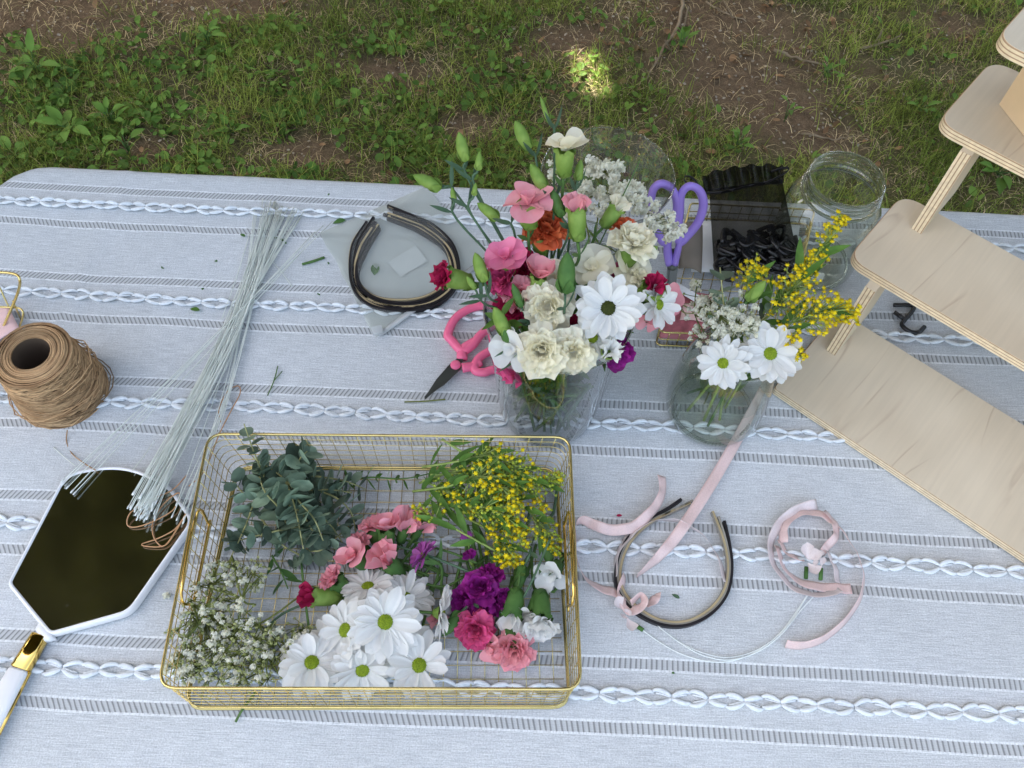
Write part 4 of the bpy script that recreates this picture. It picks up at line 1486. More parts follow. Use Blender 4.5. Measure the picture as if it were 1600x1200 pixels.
bq('daisy', 925, 527, 0.205, (0.3, -0.2, 0.9), 0.026, WHITE, 'white daisy below the big daisy with petals pushed together', 'daisy', npet=14, droop=0.1)
bq('bud', 953, 548, 0.203, (0.2, 0.2, 1), 0.0115, WHITE, 'small closed white bud at the front right of the rim', callen=0.014, calr=0.008)
bq('open', 800, 545, 0.200, (-0.4, -0.1, 0.9), 0.021, WHITE, 'pale blush white bloom at the left of the rim', npet=4, tau0=0.15)
bq('open', 862, 440, 0.212, (0.0, 0.3, 1), 0.024, CREAM, 'ivory bloom with broad petals behind the white carnation', npet=5, tau0=0.5)
bq('open', 925, 418, 0.214, (-0.1, 0.4, 0.9), 0.022, CREAM, 'ivory bloom directly behind the big daisy', npet=5, tau0=0.4)
bq('open', 985, 420, 0.212, (0.2, 0.4, 0.9), 0.022, CREAM, 'ivory bloom right of the one behind the big daisy', npet=5, tau0=0.45)
bq('half', 1000, 432, 0.215, (0.3, 0.5, 0.8), 0.011, CREAM, 'tiny cream half open bud above the big daisy petals', callen=0.016)
bq('half', 965, 550, 0.176, (0.4, -0.2, 0.8), 0.020, MAGENTA, 'magenta bloom pressed inside the right side of the vase rim')
bq('half', 795, 575, 0.150, (-0.7, -0.5, 0.4), 0.022, HOTPINK, 'rose carnation pressed against the inside of the glass at left')
bq('half', 905, 515, 0.195, (0.1, 0.1, 1), 0.020, CRIMSON, 'deep crimson carnation sunk between daisy and white carnation')
bq('half', 800, 480, 0.205, (-0.4, 0.1, 0.9), 0.022, CRIMSON, 'deep red carnation in shadow at the left of the vase')
bq('half', 812, 460, 0.215, (-0.2, 0.2, 0.9), 0.021, PINK, 'dusky pink carnation beside the large creamy one')
bq('half', 965, 430, 0.198, (0.0, 0.4, 0.9), 0.016, HOTPINK, 'rose pink carnation deep behind the big daisy')
def gb(px, py, h, ax, R, label, cal=CALYX, calr=None):
    c = P(px, py, h)
    return flower('greenbud', px, py, h, ax, R, None, label, 'bud', 'green buds in the tall glass vase', stem=vstem(c, int(px + py)), cal=cal, calr=calr, stemr=0.0012, stemmat=STEMB)
gb(722, 230, 0.300, (-0.25, 1, 0.2), 0.0135, 'long pale green bud at the top left of the bouquet')
gb(668, 284, 0.270, (-1, 0.4, 0.25), 0.0145, 'fat pale green bud reaching furthest left over the pouch')
gb(708, 304, 0.262, (-0.2, 1, 0.2), 0.0065, 'tiny green bud on the leftmost stem')
gb(748, 252, 0.290, (0.05, 1, 0.2), 0.0085, 'small green bud right beside the long top left one')
gb(742, 296, 0.275, (0.1, 1, 0.2), 0.006, 'tiny bud midway down the top left stem')
gb(763, 330, 0.265, (-0.9, 0.6, 0.25), 0.0125, 'green bud pointing left below the top left pair')
gb(816, 212, 0.305, (-0.5, 0.9, 0.2), 0.0145, 'plump green bud left of the tallest white bloom')
gb(851, 172, 0.320, (-0.4, 1, 0.1), 0.012, 'slim leaf like bud topping the whole bouquet', calr=0.0022)
gb(841, 278, 0.285, (-0.55, 0.9, 0.2), 0.0145, 'green bud under the tallest white bloom')
gb(870, 318, 0.275, (-0.4, 0.9, 0.25), 0.0135, 'split green bud between salmon bloom and pink bud', cal=CALYXD)
gb(905, 266, 0.285, (0.1, 1, 0.2), 0.0095, 'green bud in front of the white sprays')
gb(750, 418, 0.240, (-0.35, 0.9, 0.3), 0.0145, 'dark tipped green bud left of the bright pink bloom')
gb(736, 442, 0.230, (-0.5, 0.7, 0.4), 0.0075, 'round little bud on the crimson carnation side shoot')
gb(885, 427, 0.250, (0.0, 1, 0.25), 0.019, 'upright dark green bud in the middle of the bouquet', cal=CALYXD, calr=0.0085)
gb(782, 502, 0.218, (-0.4, 0.8, 0.5), 0.0155, 'green bud above the pink scissors handle')
gb(792, 526, 0.205, (-0.3, 0.7, 0.5), 0.013, 'green bud half inside the left rim of the vase', cal=CALYXD)
gb(808, 462, 0.228, (-0.4, 0.9, 0.3), 0.012, 'narrow dark bud above the large creamy carnation', cal=CALYXD, calr=0.004)
gb(1012, 395, 0.225, (0.7, 0.5, 0.4), 0.012, 'light green bud under the cream carnation at right')
gb(1000, 455, 0.21, (0.6, 0.5, 0.5), 0.009, 'small bud between big daisy and crimson tipped bud')
for k, (px, py, h, label) in enumerate([(1000, 250, 0.27, 'thin grass like leaf standing among the white sprays'), (770, 480, 0.23, 'dark leafy shoot at the left inside of the vase'), (905, 395, 0.235, 'leafy shoot with narrow leaves in the bouquet centre'),
                                        (990, 520, 0.18, 'narrow leaved shoot inside the right rim'), (830, 510, 0.19, 'leafy shoot hidden under the white carnations'), (880, 545, 0.17, 'leafy shoot low in the front of the vase')]):
    c = P(px, py, h)
    st = vstem(c, k * 31 + 5)
    eucalyptus(label, 'leafy shoots in the tall glass vase', st[-1], [st[1], st[0], c], 9, 0.012, 60 + k, name='leafy_shoot', lance=True, lmat=LEAF if k else CALYX)
# plain stripped stem ends filling the water
mb = MB()
rg = random.Random(3)
for k in range(30):
    a, b = rg.uniform(0, 6.28), rg.uniform(0, 6.28)
    p0 = Vector((VB.x + 0.048 * math.cos(a), VB.y + 0.048 * math.sin(a), T + 0.10))
    p1 = Vector((VB.x + 0.040 * math.cos(b), VB.y + 0.040 * math.sin(b), T + 0.010))
    st = MB()
    tube(st, [p0, p0.lerp(p1, .5) + rv(rg, .004), p1], rg.uniform(0.0012, 0.002), 6)
    for q in (0.3, 0.7):
        d = (rv(rg) + Vector((0, 0, 0.6))).normalized()
        petal(st, p0.lerp(p1, q), d, d.orthogonal(), 0.022, 0.006, 0.2, 0.5, 5, 2, 'lance')
    tag(st.build('cut_stem', STEM if k % 2 else STEMB), 'cut green stem standing in the water of the tall vase', 'stem', 'cut stems in the tall vase')

# white sprays (double baby's breath) in the speckled vase
sb = Vector((SB.x, SB.y, T + 0.012))
GY = 'white sprays in the speckled vase'
def cl(px, py, h, rx, ry, rz):
    return (P(px, py, h), (rx, ry, rz))
breath_sprig('white double spray at the back rim of the speckled vase', GY, sb, [P(935, 330, 0.14), P(940, 290, 0.18)],
             [cl(932, 262, 0.20, .020, .010, .010), cl(955, 268, 0.205, .016, .010, .010), cl(962, 300, 0.215, .017, .012, .010)], 15, (0.0036, 0.0054), 1, open_share=0.93)
breath_sprig('white double spray in the middle of the speckled vase', GY, sb + Vector((.005, 0, 0)), [P(960, 360, 0.15), P(965, 330, 0.19)],
             [cl(975, 295, 0.205, .020, .014, .010), cl(985, 318, 0.215, .018, .012, .010), cl(940, 320, 0.21, .014, .012, .010), cl(955, 345, 0.20, .014, .010, .01)], 14, (0.0036, 0.0052), 2, open_share=0.93)
breath_sprig('white double spray leaning right towards the purple scissors', GY, sb + Vector((.01, 0, 0)), [P(985, 380, 0.16), P(1010, 360, 0.19)],
             [cl(1030, 345, 0.205, .018, .012, .010), cl(1048, 362, 0.195, .014, .012, .010), cl(1010, 325, 0.20, .014, .012, .010)], 14, (0.0036, 0.0052), 3, open_share=0.93)
breath_sprig('white double spray at the left of the speckled vase', GY, sb + Vector((-.01, 0, 0)), [P(920, 370, 0.15), P(905, 320, 0.19)],
             [cl(865, 268, 0.20, .014, .010, .010), cl(915, 300, 0.205, .014, .012, .010), cl(890, 330, 0.19, .016, .012, .010)], 12, (0.0034, 0.0050), 4, open_share=0.93)

# ------------------------------------------------------------------ posy in the small jar
PO = 'flowers in the rounded glass jar'
def jstem(c, k):
    return vstem(c, k, JB, JM, JR * 0.7, JH, 0.75)
for a in [('daisy', 1130, 567, 0.150, (-0.1, -0.12, 1), 0.0275, 'smaller white daisy with green centre on the rim of the rounded jar', 26),
          ('daisy', 1203, 553, 0.156, (0.25, 0.12, 1), 0.0335, 'larger white daisy at the right of the rounded jar', 28)]:
    c = P(a[1], a[2], a[3])
    flower(a[0], a[1], a[2], a[3], a[4], a[5], WHITE, a[6], 'daisy', PO, stem=jstem(c, a[1]), npet=a[7], droop=0.25, skip=0.04)
c = P(1182, 455, 0.185)
flower('greenbud', 1182, 455, 0.185, (0.6, 0.8, 0.3), 0.0135, None, 'light green bud between white sprays and yellow goldenrod', 'bud', PO, stem=jstem(c, 9), cal=CALYX, calr=0.0062)
jb = Vector((JB.x, JB.y, T + 0.012))
jm = Vector((JB.x, JB.y, T + JH))
breath_sprig("dense baby's breath cloud in the rounded jar", PO, jb + Vector((-.01, .0, 0)), [jm + Vector((-.005, .01, 0)), P(1140, 520, 0.15)],
             [cl(1125, 500, 0.165, .022, .02, .014), cl(1150, 480, 0.17, .022, .02, .014), cl(1165, 505, 0.168, .02, .018, .012), cl(1108, 480, 0.16, .014, .016, .012)], 40, (0.0024, 0.0042), 11, open_share=0.75)
breath_sprig("airy baby's breath strands straying left from the rounded jar", PO, jb + Vector((-.015, .01, 0)), [jm + Vector((-.02, .01, 0)), P(1085, 490, 0.15)],
             [cl(1062, 480, 0.15, .018, .018, .01), cl(1085, 455, 0.155, .016, .018, .01), cl(1090, 525, 0.145, .014, .012, .008)], 11, (0.0020, 0.0034), 12)
eucalyptus('dark eucalyptus sprig standing at the back of the rounded jar', PO, jb + Vector((0, .01, 0)), [jm + Vector((-.01, .015, 0)), P(1130, 470, 0.175), P(1125, 418, 0.20)], 8, 0.0105, 21, 0.8)
eucalyptus('short eucalyptus sprig beside the goldenrod in the jar', PO, jb + Vector((0.01, .01, 0)), [jm + Vector((.01, .015, 0)), P(1200, 490, 0.16), P(1212, 460, 0.18)], 6, 0.009, 22, 0.8)
goldenrod('goldenrod with a big yellow plume leaning over the bottom shelf', PO, jb + Vector((0.012, 0, 0)), [jm + Vector((.02, .005, 0)), P(1235, 505, 0.165), P(1290, 485, 0.18), P(1330, 490, 0.17)], 0.52, 120, 0.017, 5, 31, 0.06)
goldenrod('goldenrod with a yellow plume right of the organza pouch', PO, jb + Vector((0.01, 0.005, 0)), [jm + Vector((.015, .015, 0)), P(1215, 480, 0.165), P(1250, 435, 0.19), P(1285, 395, 0.195)], 0.5, 110, 0.015, 6, 32, 0.15)
goldenrod('slender goldenrod tip reaching up to the mason jar', PO, jb + Vector((0.008, 0.01, 0)), [jm + Vector((.012, .02, 0)), P(1230, 450, 0.17), P(1275, 400, 0.195), P(1318, 335, 0.21)], 0.82, 45, 0.010, 9, 33, 0.35, 0.045)
goldenrod('goldenrod plume hanging low over the larger daisy', PO, jb + Vector((0.014, -0.004, 0)), [jm + Vector((.024, 0, 0)), P(1225, 525, 0.16), P(1252, 560, 0.155)], 0.6, 50, 0.010, 3, 34, 0.1)
goldenrod('small goldenrod tuft behind the eucalyptus in the jar', PO, jb + Vector((0.0, 0.012, 0)), [jm + Vector((0, .02, 0)), P(1165, 470, 0.165), P(1172, 430, 0.18), P(1190, 425, 0.18)], 0.62, 45, 0.012, 4, 35, 0.2)
for k, (dx, dy, dz) in enumerate([(-.03, -.01, .02), (-.012, -.022, .03), (0.006, -.02, .02)]):
    st = MB()
    p1 = Vector((JB.x + dx, JB.y + dy, T + 0.012)); p0 = Vector((JB.x + dx * -0.2, JB.y + 0.012, T + 0.085 + dz))
    tube(st, [p0, p0.lerp(p1, .5), p1], 0.0017, 6)
    tag(st.build('cut_stem', STEML), 'cut stem showing through the water of the rounded jar', 'stem', 'cut stems in the rounded jar')

# ------------------------------------------------------------------ flowers lying in the basket
BK = 'cut flowers lying in the gold basket'
def bk(kind, px, py, h, ax, R, mat, label, cat, to, **kw):
    """TO = photo points the stem runs through, low in the basket"""
    st = [P(x, y, 0.010 + 0.004 * (i % 2)) for i, (x, y) in enumerate(to)]
    return flower(kind, px, py, h, ax, R, mat, label, cat, BK, stem=st, **kw)
D = 'daisy'
bk('daisy', 602, 972, 0.056, (0.0, 0.05, 1), 0.036, WHITE, 'full white daisy facing straight up in the middle of the daisy pile', D, [(640, 930), (690, 860)], npet=30, droop=0.3)
bk('daisy', 541, 985, 0.042, (-0.62, 0.05, 0.75), 0.034, WHITE, 'white daisy turned left, directly left of the full one', D, [(600, 920), (650, 850)], npet=22, droop=0.3, skip=0.06)
bk('daisy', 487, 1036, 0.036, (-0.05, 0.25, 0.95), 0.034, WHITE, "leftmost white daisy, next to the baby's breath pile", D, [(560, 980), (620, 900)], npet=28, droop=0.35)
bk('daisy', 566, 1055, 0.030, (0.1, -0.35, 0.9), 0.033, WHITE, 'white daisy at the front wall showing mostly petals', D, [(590, 1000), (640, 900)], npet=26, droop=0.2, cen=0.1) if False else bk('daisy', 566, 1046, 0.030, (0.1, -0.5, 0.8), 0.033, WHITE, 'white daisy at the front wall showing mostly petals', D, [(590, 1000), (640, 900)], npet=28, droop=0.2)
bk('daisy', 655, 1040, 0.038, (0.05, 0.15, 0.95), 0.034, WHITE, 'ragged white daisy with curled petals near the front wall', D, [(660, 980), (690, 880)], npet=20, droop=-0.1, skip=0.2)
bk('daisy', 575, 918, 0.034, (-0.2, 0.75, 0.6), 0.030, WHITE, 'white daisy tipped away at the top of the daisy pile', D, [(600, 960), (620, 985)], npet=24, droop=0.05)
bk('daisy', 634, 935, 0.030, (0.25, 0.5, 0.8), 0.030, WHITE, 'shaded white daisy behind the full one', D, [(640, 970), (660, 985)], npet=24, droop=0.1)
bk('daisy', 688, 958, 0.036, (1.0, 0.0, 0.12), 0.028, WHITE, 'white daisy in profile facing right', D, [(650, 962), (600, 975)], npet=24, droop=-0.1)
bk('daisy', 628, 1000, 0.026, (0.2, -0.2, 0.95), 0.030, WHITE, 'white daisy underneath the full one', D, [(640, 960), (690, 900)], npet=22, droop=0.2)
bk('daisy', 520, 1010, 0.020, (-0.4, -0.1, 0.9), 0.030, WHITE, 'white daisy low between the two left daisies', D, [(560, 960), (620, 880)], npet=22, droop=0.2)
bk('mum', 662, 868, 0.040, (-0.8, 0.45, 0.35), 0.018, MAUVE, 'mauve button daisy seen from the side above the white daisies', D, [(690, 925), (704, 985)], npet=24, droop=-0.35, cal=CALYXD)
bk('bud', 730, 843, 0.032, (-0.3, 0.9, 0.3), 0.006, MAUVE, 'tiny mauve bud beside the goldenrod leaves', 'carnation', [(760, 870)], callen=0.008)
bk('bud', 735, 873, 0.030, (-0.3, 0.7, 0.5), 0.007, MAGENTA, 'small dark mauve bud over the magenta blooms', 'carnation', [(750, 900)], callen=0.01)
C_ = 'carnation'
bk('half', 582, 818, 0.040, (-0.35, 0.8, 0.5), 0.0155, PINK, 'leftmost pink carnation of the top pink row', C_, [(610, 880), (660, 900)], callen=0.028, calr=0.0085, cal=CALYXD)
bk('open', 604, 826, 0.046, (-0.05, 0.85, 0.45), 0.0175, PINK, 'pink carnation with dark calyx in the top pink row', C_, [(620, 880), (670, 900)], callen=0.030, calr=0.0085, npet=5, tau0=0.75, cal=CALYXD)
bk('bud', 632, 826, 0.040, (0.2, 0.8, 0.5), 0.016, PINK, 'folded pink carnation third in the top pink row', C_, [(650, 880), (700, 900)], callen=0.02, cal=CALYXD)
bk('bud', 656, 826, 0.036, (0.35, 0.7, 0.5), 0.0135, PINK, 'round pink bud at the right end of the top pink row', C_, [(665, 880), (700, 900)], callen=0.018, cal=CALYXD)
bk('half', 560, 848, 0.036, (-0.6, 0.5, 0.6), 0.0145, PINK, 'pink carnation between the top row and the rolled one', C_, [(600, 890), (650, 910)], callen=0.026, cal=CALYXD)
bk('open', 553, 868, 0.044, (-0.65, 0.4, 0.65), 0.019, PINK, 'large rolled pink carnation beside the eucalyptus', C_, [(610, 905), (660, 920)], callen=0.030, calr=0.009, npet=5, tau0=0.5, cal=CALYXD, wid=1.1)
bk('bud', 606, 878, 0.040, (-0.55, 0.5, 0.6), 0.0165, PINK, 'cupped pink carnation right of the rolled one', C_, [(640, 905), (690, 920)], callen=0.030, calr=0.009, cal=CALYXD)
bk('half', 517, 902, 0.034, (-0.75, 0.5, 0.4), 0.0165, PINK, 'pink carnation pointing left above the crimson bud', C_, [(560, 915), (620, 930)], callen=0.028, calr=0.009, cal=CALYXD)
bk('bud', 491, 932, 0.030, (-1, 0.0, 0.25), 0.0115, CRIMSON, 'crimson bud with green calyx pointing left', C_, [(540, 938), (600, 935)], callen=0.028, calr=0.009)
bk('half', 751, 916, 0.044, (-0.1, 0.35, 0.9), 0.0195, MAGENTA, 'magenta bloom topping the purple cluster', C_, [(745, 870), (730, 820)], ruf=0.1, cal=CALYXD)
bk('half', 768, 897, 0.036, (0.2, 0.8, 0.5), 0.0165, MAGENTA, 'magenta bloom at the back of the purple cluster', C_, [(760, 860), (740, 810)], ruf=0.1, cal=CALYXD)
bk('half', 781, 937, 0.034, (0.75, -0.1, 0.6), 0.016, MAGENTA, 'magenta bloom at the right of the purple cluster', C_, [(770, 890), (750, 830)], ruf=0.1, cal=CALYXD)
bk('half', 722, 940, 0.028, (-0.5, -0.1, 0.85), 0.018, MAGENTA, 'dark magenta bloom at the left of the purple cluster', C_, [(730, 880), (730, 830)], ruf=0.1, cal=CALYXD)
bk('half', 754, 945, 0.032, (0.1, -0.55, 0.8), 0.018, MAGENTA, 'magenta bloom at the front of the purple cluster', C_, [(755, 890), (745, 830)], ruf=0.1, cal=CALYXD)
bk('full', 742, 986, 0.034, (-0.15, -0.3, 0.9), 0.020, HOTPINK, 'hot pink carnation in front of the purple cluster', C_, [(765, 930), (780, 870)], ruf=0.12, cal=CALYXD)
bk('full', 802, 1020, 0.030, (0.0, -0.45, 0.85), 0.021, PINK, 'large pink carnation near the front right of the basket', C_, [(800, 960), (805, 890)], ruf=0.12, cal=CALYXD, callen=0.032, calr=0.0095)
bk('open', 768, 1012, 0.024, (-0.4, -0.5, 0.75), 0.016, PINK, 'pink petals between the hot pink and the large pink carnation', C_, [(790, 960), (800, 900)], npet=4, tau0=0.2, cal=CALYXD)
bk('bud', 800, 962, 0.038, (-0.15, -0.9, 0.35), 0.0135, WHITE, 'white closed carnation pointing to the front of the basket', C_, [(822, 900), (838, 850)], callen=0.030, calr=0.0095, cal=CALYXD)
bk('half', 846, 980, 0.040, (0.05, -0.85, 0.5), 0.023, WHITE, 'white frilled carnation beside the right basket wall', C_, [(865, 925), (880, 880)], callen=0.032, calr=0.0095, ruf=0.12, cal=CALYXD)
bk('half', 828, 968, 0.034, (-0.25, -0.85, 0.4), 0.018, WHITE, 'narrow white carnation left of the frilled one', C_, [(835, 920), (830, 870)], callen=0.026, ruf=0.1, cal=CALYXD)
bk('open', 862, 896, 0.040, (-0.3, -0.5, 0.8), 0.021, WHITE, 'loose white bloom with spread petals under the right basket handle', C_, [(850, 860), (840, 820)], npet=4, tau0=0.2, wid=0.8, callen=0.02, cal=CALYXD)
bk('bud', 690, 962, 0.022, (-0.2, -0.6, 0.7), 0.0105, PINK, 'small pink bud showing beside the profile daisy', C_, [(706, 930), (720, 880)], callen=0.02)
for k, (px, py, ax, lb) in enumerate([(812, 905, (-0.3, -0.9, 0.2), 'dark green bud on the stem left of the loose white bloom'), (856, 862, (0.2, -0.9, 0.2), 'dark green bud above the loose white bloom'),
                                      (706, 975, (-0.6, -0.8, 0.2), 'striped green bud next to the hot pink carnation'), (800, 995, (0.3, -0.9, 0.2), 'dark green bud above the large pink carnation')]):
    bk('greenbud', px, py, 0.03, ax, 0.0145, None, lb, 'bud', [(px + 8, py - 60), (px + 16, py - 110)], cal=CALYXD, stemmat=STEMB, calr=0.0062)

# eucalyptus heap
EU = 'eucalyptus sprigs in the gold basket'
def ppx(lst):
    return [P(x, y, h) for x, y, h in lst]
for k, (pts, n, r, lb) in enumerate([
    ([(450, 830, .02), (420, 760, .05), (400, 715, .07), (381, 662, .10)], 10, 0.0085, 'eucalyptus sprig whose tip pokes over the back rim'),
    ([(500, 830, .02), (470, 780, .05), (440, 745, .055), (395, 715, .06)], 9, 0.0105, 'eucalyptus sprig pointing to the back left basket corner'),
    ([(430, 720, .03), (452, 765, .06), (465, 810, .065), (474, 858, .055)], 10, 0.0115, 'pale eucalyptus sprig running down the middle of the heap'),
    ([(480, 740, .03), (460, 770, .065), (490, 810, .065), (505, 845, .05)], 9, 0.0115, 'broad leaved eucalyptus sprig on top of the heap'),
    ([(480, 820, .02), (430, 830, .035), (390, 840, .035), (355, 850, .03)], 9, 0.010, 'eucalyptus sprig lying towards the left basket wall'),
    ([(470, 790, .015), (420, 790, .04), (380, 770, .045), (362, 745, .05)], 9, 0.0105, 'dark eucalyptus sprig under the heap at its left'),
    ([(400, 780, .015), (450, 770, .035), (510, 765, .04), (550, 770, .04)], 10, 0.010, 'eucalyptus sprig pointing right towards the pink carnations'),
    ([(430, 760, .02), (460, 730, .04), (470, 715, .055), (480, 705, .06)], 7, 0.011, 'rounded bluish eucalyptus tip at the back of the heap'),
    ([(400, 800, .01), (440, 850, .025), (470, 870, .02), (450, 885, .02)], 8, 0.009, 'eucalyptus sprig at the front edge of the heap'),
    ([(390, 760, .015), (420, 740, .05), (450, 740, .05), (500, 735, .045)], 9, 0.010, 'eucalyptus sprig along the back wall'),
    ([(520, 790, .01), (500, 800, .03), (520, 825, .035), (535, 848, .03)], 7, 0.010, 'eucalyptus sprig ending beside the rolled pink carnation'),
    ([(410, 730, .02), (395, 790, .04), (380, 830, .04), (362, 868, .035)], 9, 0.009, 'grey green eucalyptus sprig drooping along the left wall'),
    ([(455, 845, .012), (440, 800, .05), (415, 770, .07), (405, 745, .075)], 8, 0.0115, 'round leaved eucalyptus sprig on the left top of the heap'),
    ([(470, 760, .015), (520, 775, .04), (548, 800, .035), (556, 832, .025)], 8, 0.010, 'eucalyptus sprig curving down to the leftmost pink carnation'),
    ([(450, 740, .02), (500, 745, .045), (540, 752, .04), (572, 765, .03)], 8, 0.010, 'dark eucalyptus sprig reaching furthest right along the back'),
    ([(520, 840, .012), (490, 830, .05), (470, 800, .06), (440, 785, .065)], 8, 0.011, 'sage green eucalyptus sprig on top of the front half of the heap'),
    ([(480, 860, .012), (500, 860, .03), (520, 845, .035), (545, 822, .03)], 7, 0.009, 'small eucalyptus sprig at the front right of the heap')]):
    eucalyptus(lb, EU, P(*pts[0]), ppx(pts[1:]), n, r, 100 + k, 0.75)
eucalyptus('thin leafy strand lying straight along the back wall of the basket', EU, P(530, 752, .02), ppx([(580, 746, .03), (630, 748, .03), (680, 738, .03)]), 9, 0.006, 140, 0.7, name='leafy_strand', lance=True, lmat=LEAF)
eucalyptus("pair of dark leaves lying between eucalyptus and baby's breath", EU, P(425, 868, .01), ppx([(440, 895, .02), (450, 920, .015)]), 3, 0.008, 141, 0.9, name='leafy_strand', lance=True, lmat=CALYXD)

# goldenrod heap: heads to the right, cut ends to the left
GO = 'goldenrod sprigs in the gold basket'
for k, (pts, hf, nf, sp, nl_, lb, gr) in enumerate([
    ([(690, 686, .06), (735, 715, .055), (775, 745, .05), (800, 765, .05)], 0.55, 70, .012, 6, 'goldenrod with its cut end on the back rim', .45),
    ([(645, 768, .03), (700, 760, .05), (760, 745, .06), (810, 790, .055)], 0.5, 110, .017, 8, 'brightest goldenrod plume in the middle of the heap', .1),
    ([(655, 755, .02), (720, 735, .045), (800, 730, .05), (845, 790, .04)], 0.5, 100, .016, 7, 'goldenrod plume bending down beside the right wall', .2),
    ([(670, 790, .02), (720, 790, .04), (780, 800, .045), (820, 850, .04)], 0.55, 100, .016, 8, 'goldenrod plume in the middle right of the heap', .15),
    ([(812, 880, .02), (745, 845, .055), (690, 815, .05), (652, 800, .05)], 0.78, 36, .010, 9, 'goldenrod lying reversed with its small head at the left', .55),
    ([(700, 800, .015), (750, 820, .03), (785, 850, .035), (795, 875, .03)], 0.5, 90, .015, 5, 'goldenrod plume nearest to the magenta blooms', .05),
    ([(720, 740, .02), (800, 735, .045), (845, 755, .05), (872, 745, .055)], 0.62, 60, .011, 5, 'goldenrod tip touching the back right corner', .5),
    ([(740, 780, .02), (800, 780, .04), (845, 820, .04), (868, 862, .035)], 0.55, 80, .013, 6, 'dull goldenrod plume drooping by the right wall', .35),
    ([(660, 730, .03), (710, 722, .055), (760, 712, .06), (800, 720, .055)], 0.55, 60, .012, 8, 'green unopened goldenrod along the back wall', .75)]):
    goldenrod(lb, GO, P(*pts[0]), ppx(pts[1:]), hf, nf, sp, nl_, 200 + k, min(.85, gr + .34), 0.036)
for k in range(14):       # lime green side shoots crowding the heap
    rq = random.Random(900 + k)
    x0, y0 = rq.uniform(650, 760), rq.uniform(705, 800)
    x1, y1 = x0 + rq.uniform(50, 110), y0 + rq.uniform(-10, 60)
    goldenrod('green unopened goldenrod shoot in the goldenrod heap', 'green goldenrod shoots in the gold basket', P(x0, y0, rq.uniform(.02, .05)), [P((x0 + x1) / 2, (y0 + y1) / 2 - 6, rq.uniform(.035, .055)), P(x1, y1, rq.uniform(.03, .055))], 0.35, 34, 0.009, 5, 950 + k, 0.8, 0.026)
rg = random.Random(17)
mb = MB()

# baby's breath heap
BB = "baby's breath sprigs in the gold basket"
for k, (base, hubs, cls, nf, lb) in enumerate([
    ((362, 868, .03), [(378, 935, .045), (400, 945, .04)], [(330, 930, .04, .024), (350, 900, .04, .02), (390, 900, .035, .02)], 34, "baby's breath sprig with a thick stem pointing to the back"),
    ((440, 1060, .015), [(400, 1000, .035), (380, 980, .04)], [(320, 985, .04, .026), (350, 1010, .045, .026), (300, 1030, .035, .02)], 40, "baby's breath sprig spreading to the left wall"),
    ((460, 1050, .012), [(420, 1020, .03), (390, 1010, .04)], [(370, 1040, .04, .026), (335, 1050, .03, .024), (400, 1050, .03, .02)], 40, "baby's breath sprig filling the front left corner"),
    ((470, 930, .02), [(430, 960, .03), (405, 975, .035)], [(400, 990, .045, .024), (365, 960, .045, .024), (430, 1000, .03, .018)], 32, "baby's breath sprig in the middle of the white heap"),
    ((480, 1000, .02), [(450, 1010, .02), (430, 1030, .02)], [(440, 1040, .025, .016), (455, 1010, .03, .016), (470, 985, .025, .016)], 13, "loose baby's breath strands reaching the leftmost daisy"),
    ((330, 935, .05), [(310, 975, .05), (290, 1000, .045)], [(290, 985, .05, .018), (285, 1045, .035, .018), (310, 955, .055, .018)], 22, "baby's breath sprig pushed against the left wire wall")]):
    breath_sprig(lb, BB, P(*base), ppx(hubs), [(P(x, y, h), (r, r, 0.014)) for x, y, h, r in cls], int(nf * 1.8), (0.0020, 0.0037), 300 + k, open_share=0.24)
for k, (pts, lb) in enumerate([(((400, 1080, .01), (378, 1110, .006), (368, 1128, .004)), 'dark stem end sticking out through the front wall of the basket'),
                               (((500, 935, .02), (440, 960, .02), (400, 1000, .02)), "thin bare stem crossing the baby's breath"),
                               (((470, 870, .02), (475, 920, .02), (485, 1000, .015)), 'thin bare stem running down towards the leftmost daisy'),
                               (((610, 850, .03), (680, 872, .035), (760, 905, .03)), 'long bare stem crossing above the mauve button daisy'),
                               (((620, 840, .02), (700, 862, .03), (745, 880, .03)), 'bare stem under the goldenrod leaves'),
                               (((860, 840, .05), (835, 900, .05), (812, 945, .035)), 'blue green stem down to the white closed carnation'),
                               (((640, 905, .02), (700, 915, .02), (760, 870, .02)), 'dark stem between pink and magenta blooms')]):
    st = MB()
    tube(st, catmull([P(*q) for q in pts], 5), 0.0013, 5)
    tag(st.build('loose_stem', STEMB if k % 2 else STEM), lb, 'stem', 'loose stems in the basket')

# ------------------------------------------------------------------ stepped plywood stand
SANG = math.radians(-38.6)
SL = Vector((math.cos(SANG), math.sin(SANG), 0))
SD = Vector((-math.sin(SANG), math.cos(SANG), 0))
s0 = P(1215, 607, 0.013)
stand = thing('display_stand', 'stepped plywood display stand with rounded shelves and slim uprights', 'stand', (s0.x, s0.y, T))
stand.rotation_euler = (0, 0, SANG)
def sloc(p):
    v = p - Vector((s0.x, s0.y, 0))
    return (v.dot(SL), v.dot(SD))
HB, HM, HT, H4 = 0.013, 0.150, 0.278, 0.405
SHT = 0.0115
def shelf(h, a, depth, L=0.75, rad=0.022, z1=None):
    poly = fillet([(a[0], a[1]), (a[0] + L, a[1]), (a[0] + L, a[1] + depth), (a[0], a[1] + depth)], rad, 8)
    mb = MB()
    extrude_poly(mb, poly, h - SHT, h, 0.0012, 1, 0)
    mb.build('shelf', [PLY, PLYE], stand, smooth=False, local=True)
shelf(HB, (-0.004, -0.002), 0.150, rad=0.004)
am, at_ = sloc(P(1330, 400, HM)), sloc(P(1470, 188, HT))
shelf(HM, (am[0] - 0.002, am[1] - 0.004), 0.126)
shelf(HT, (at_[0] - 0.002, at_[1] - 0.004), 0.128)
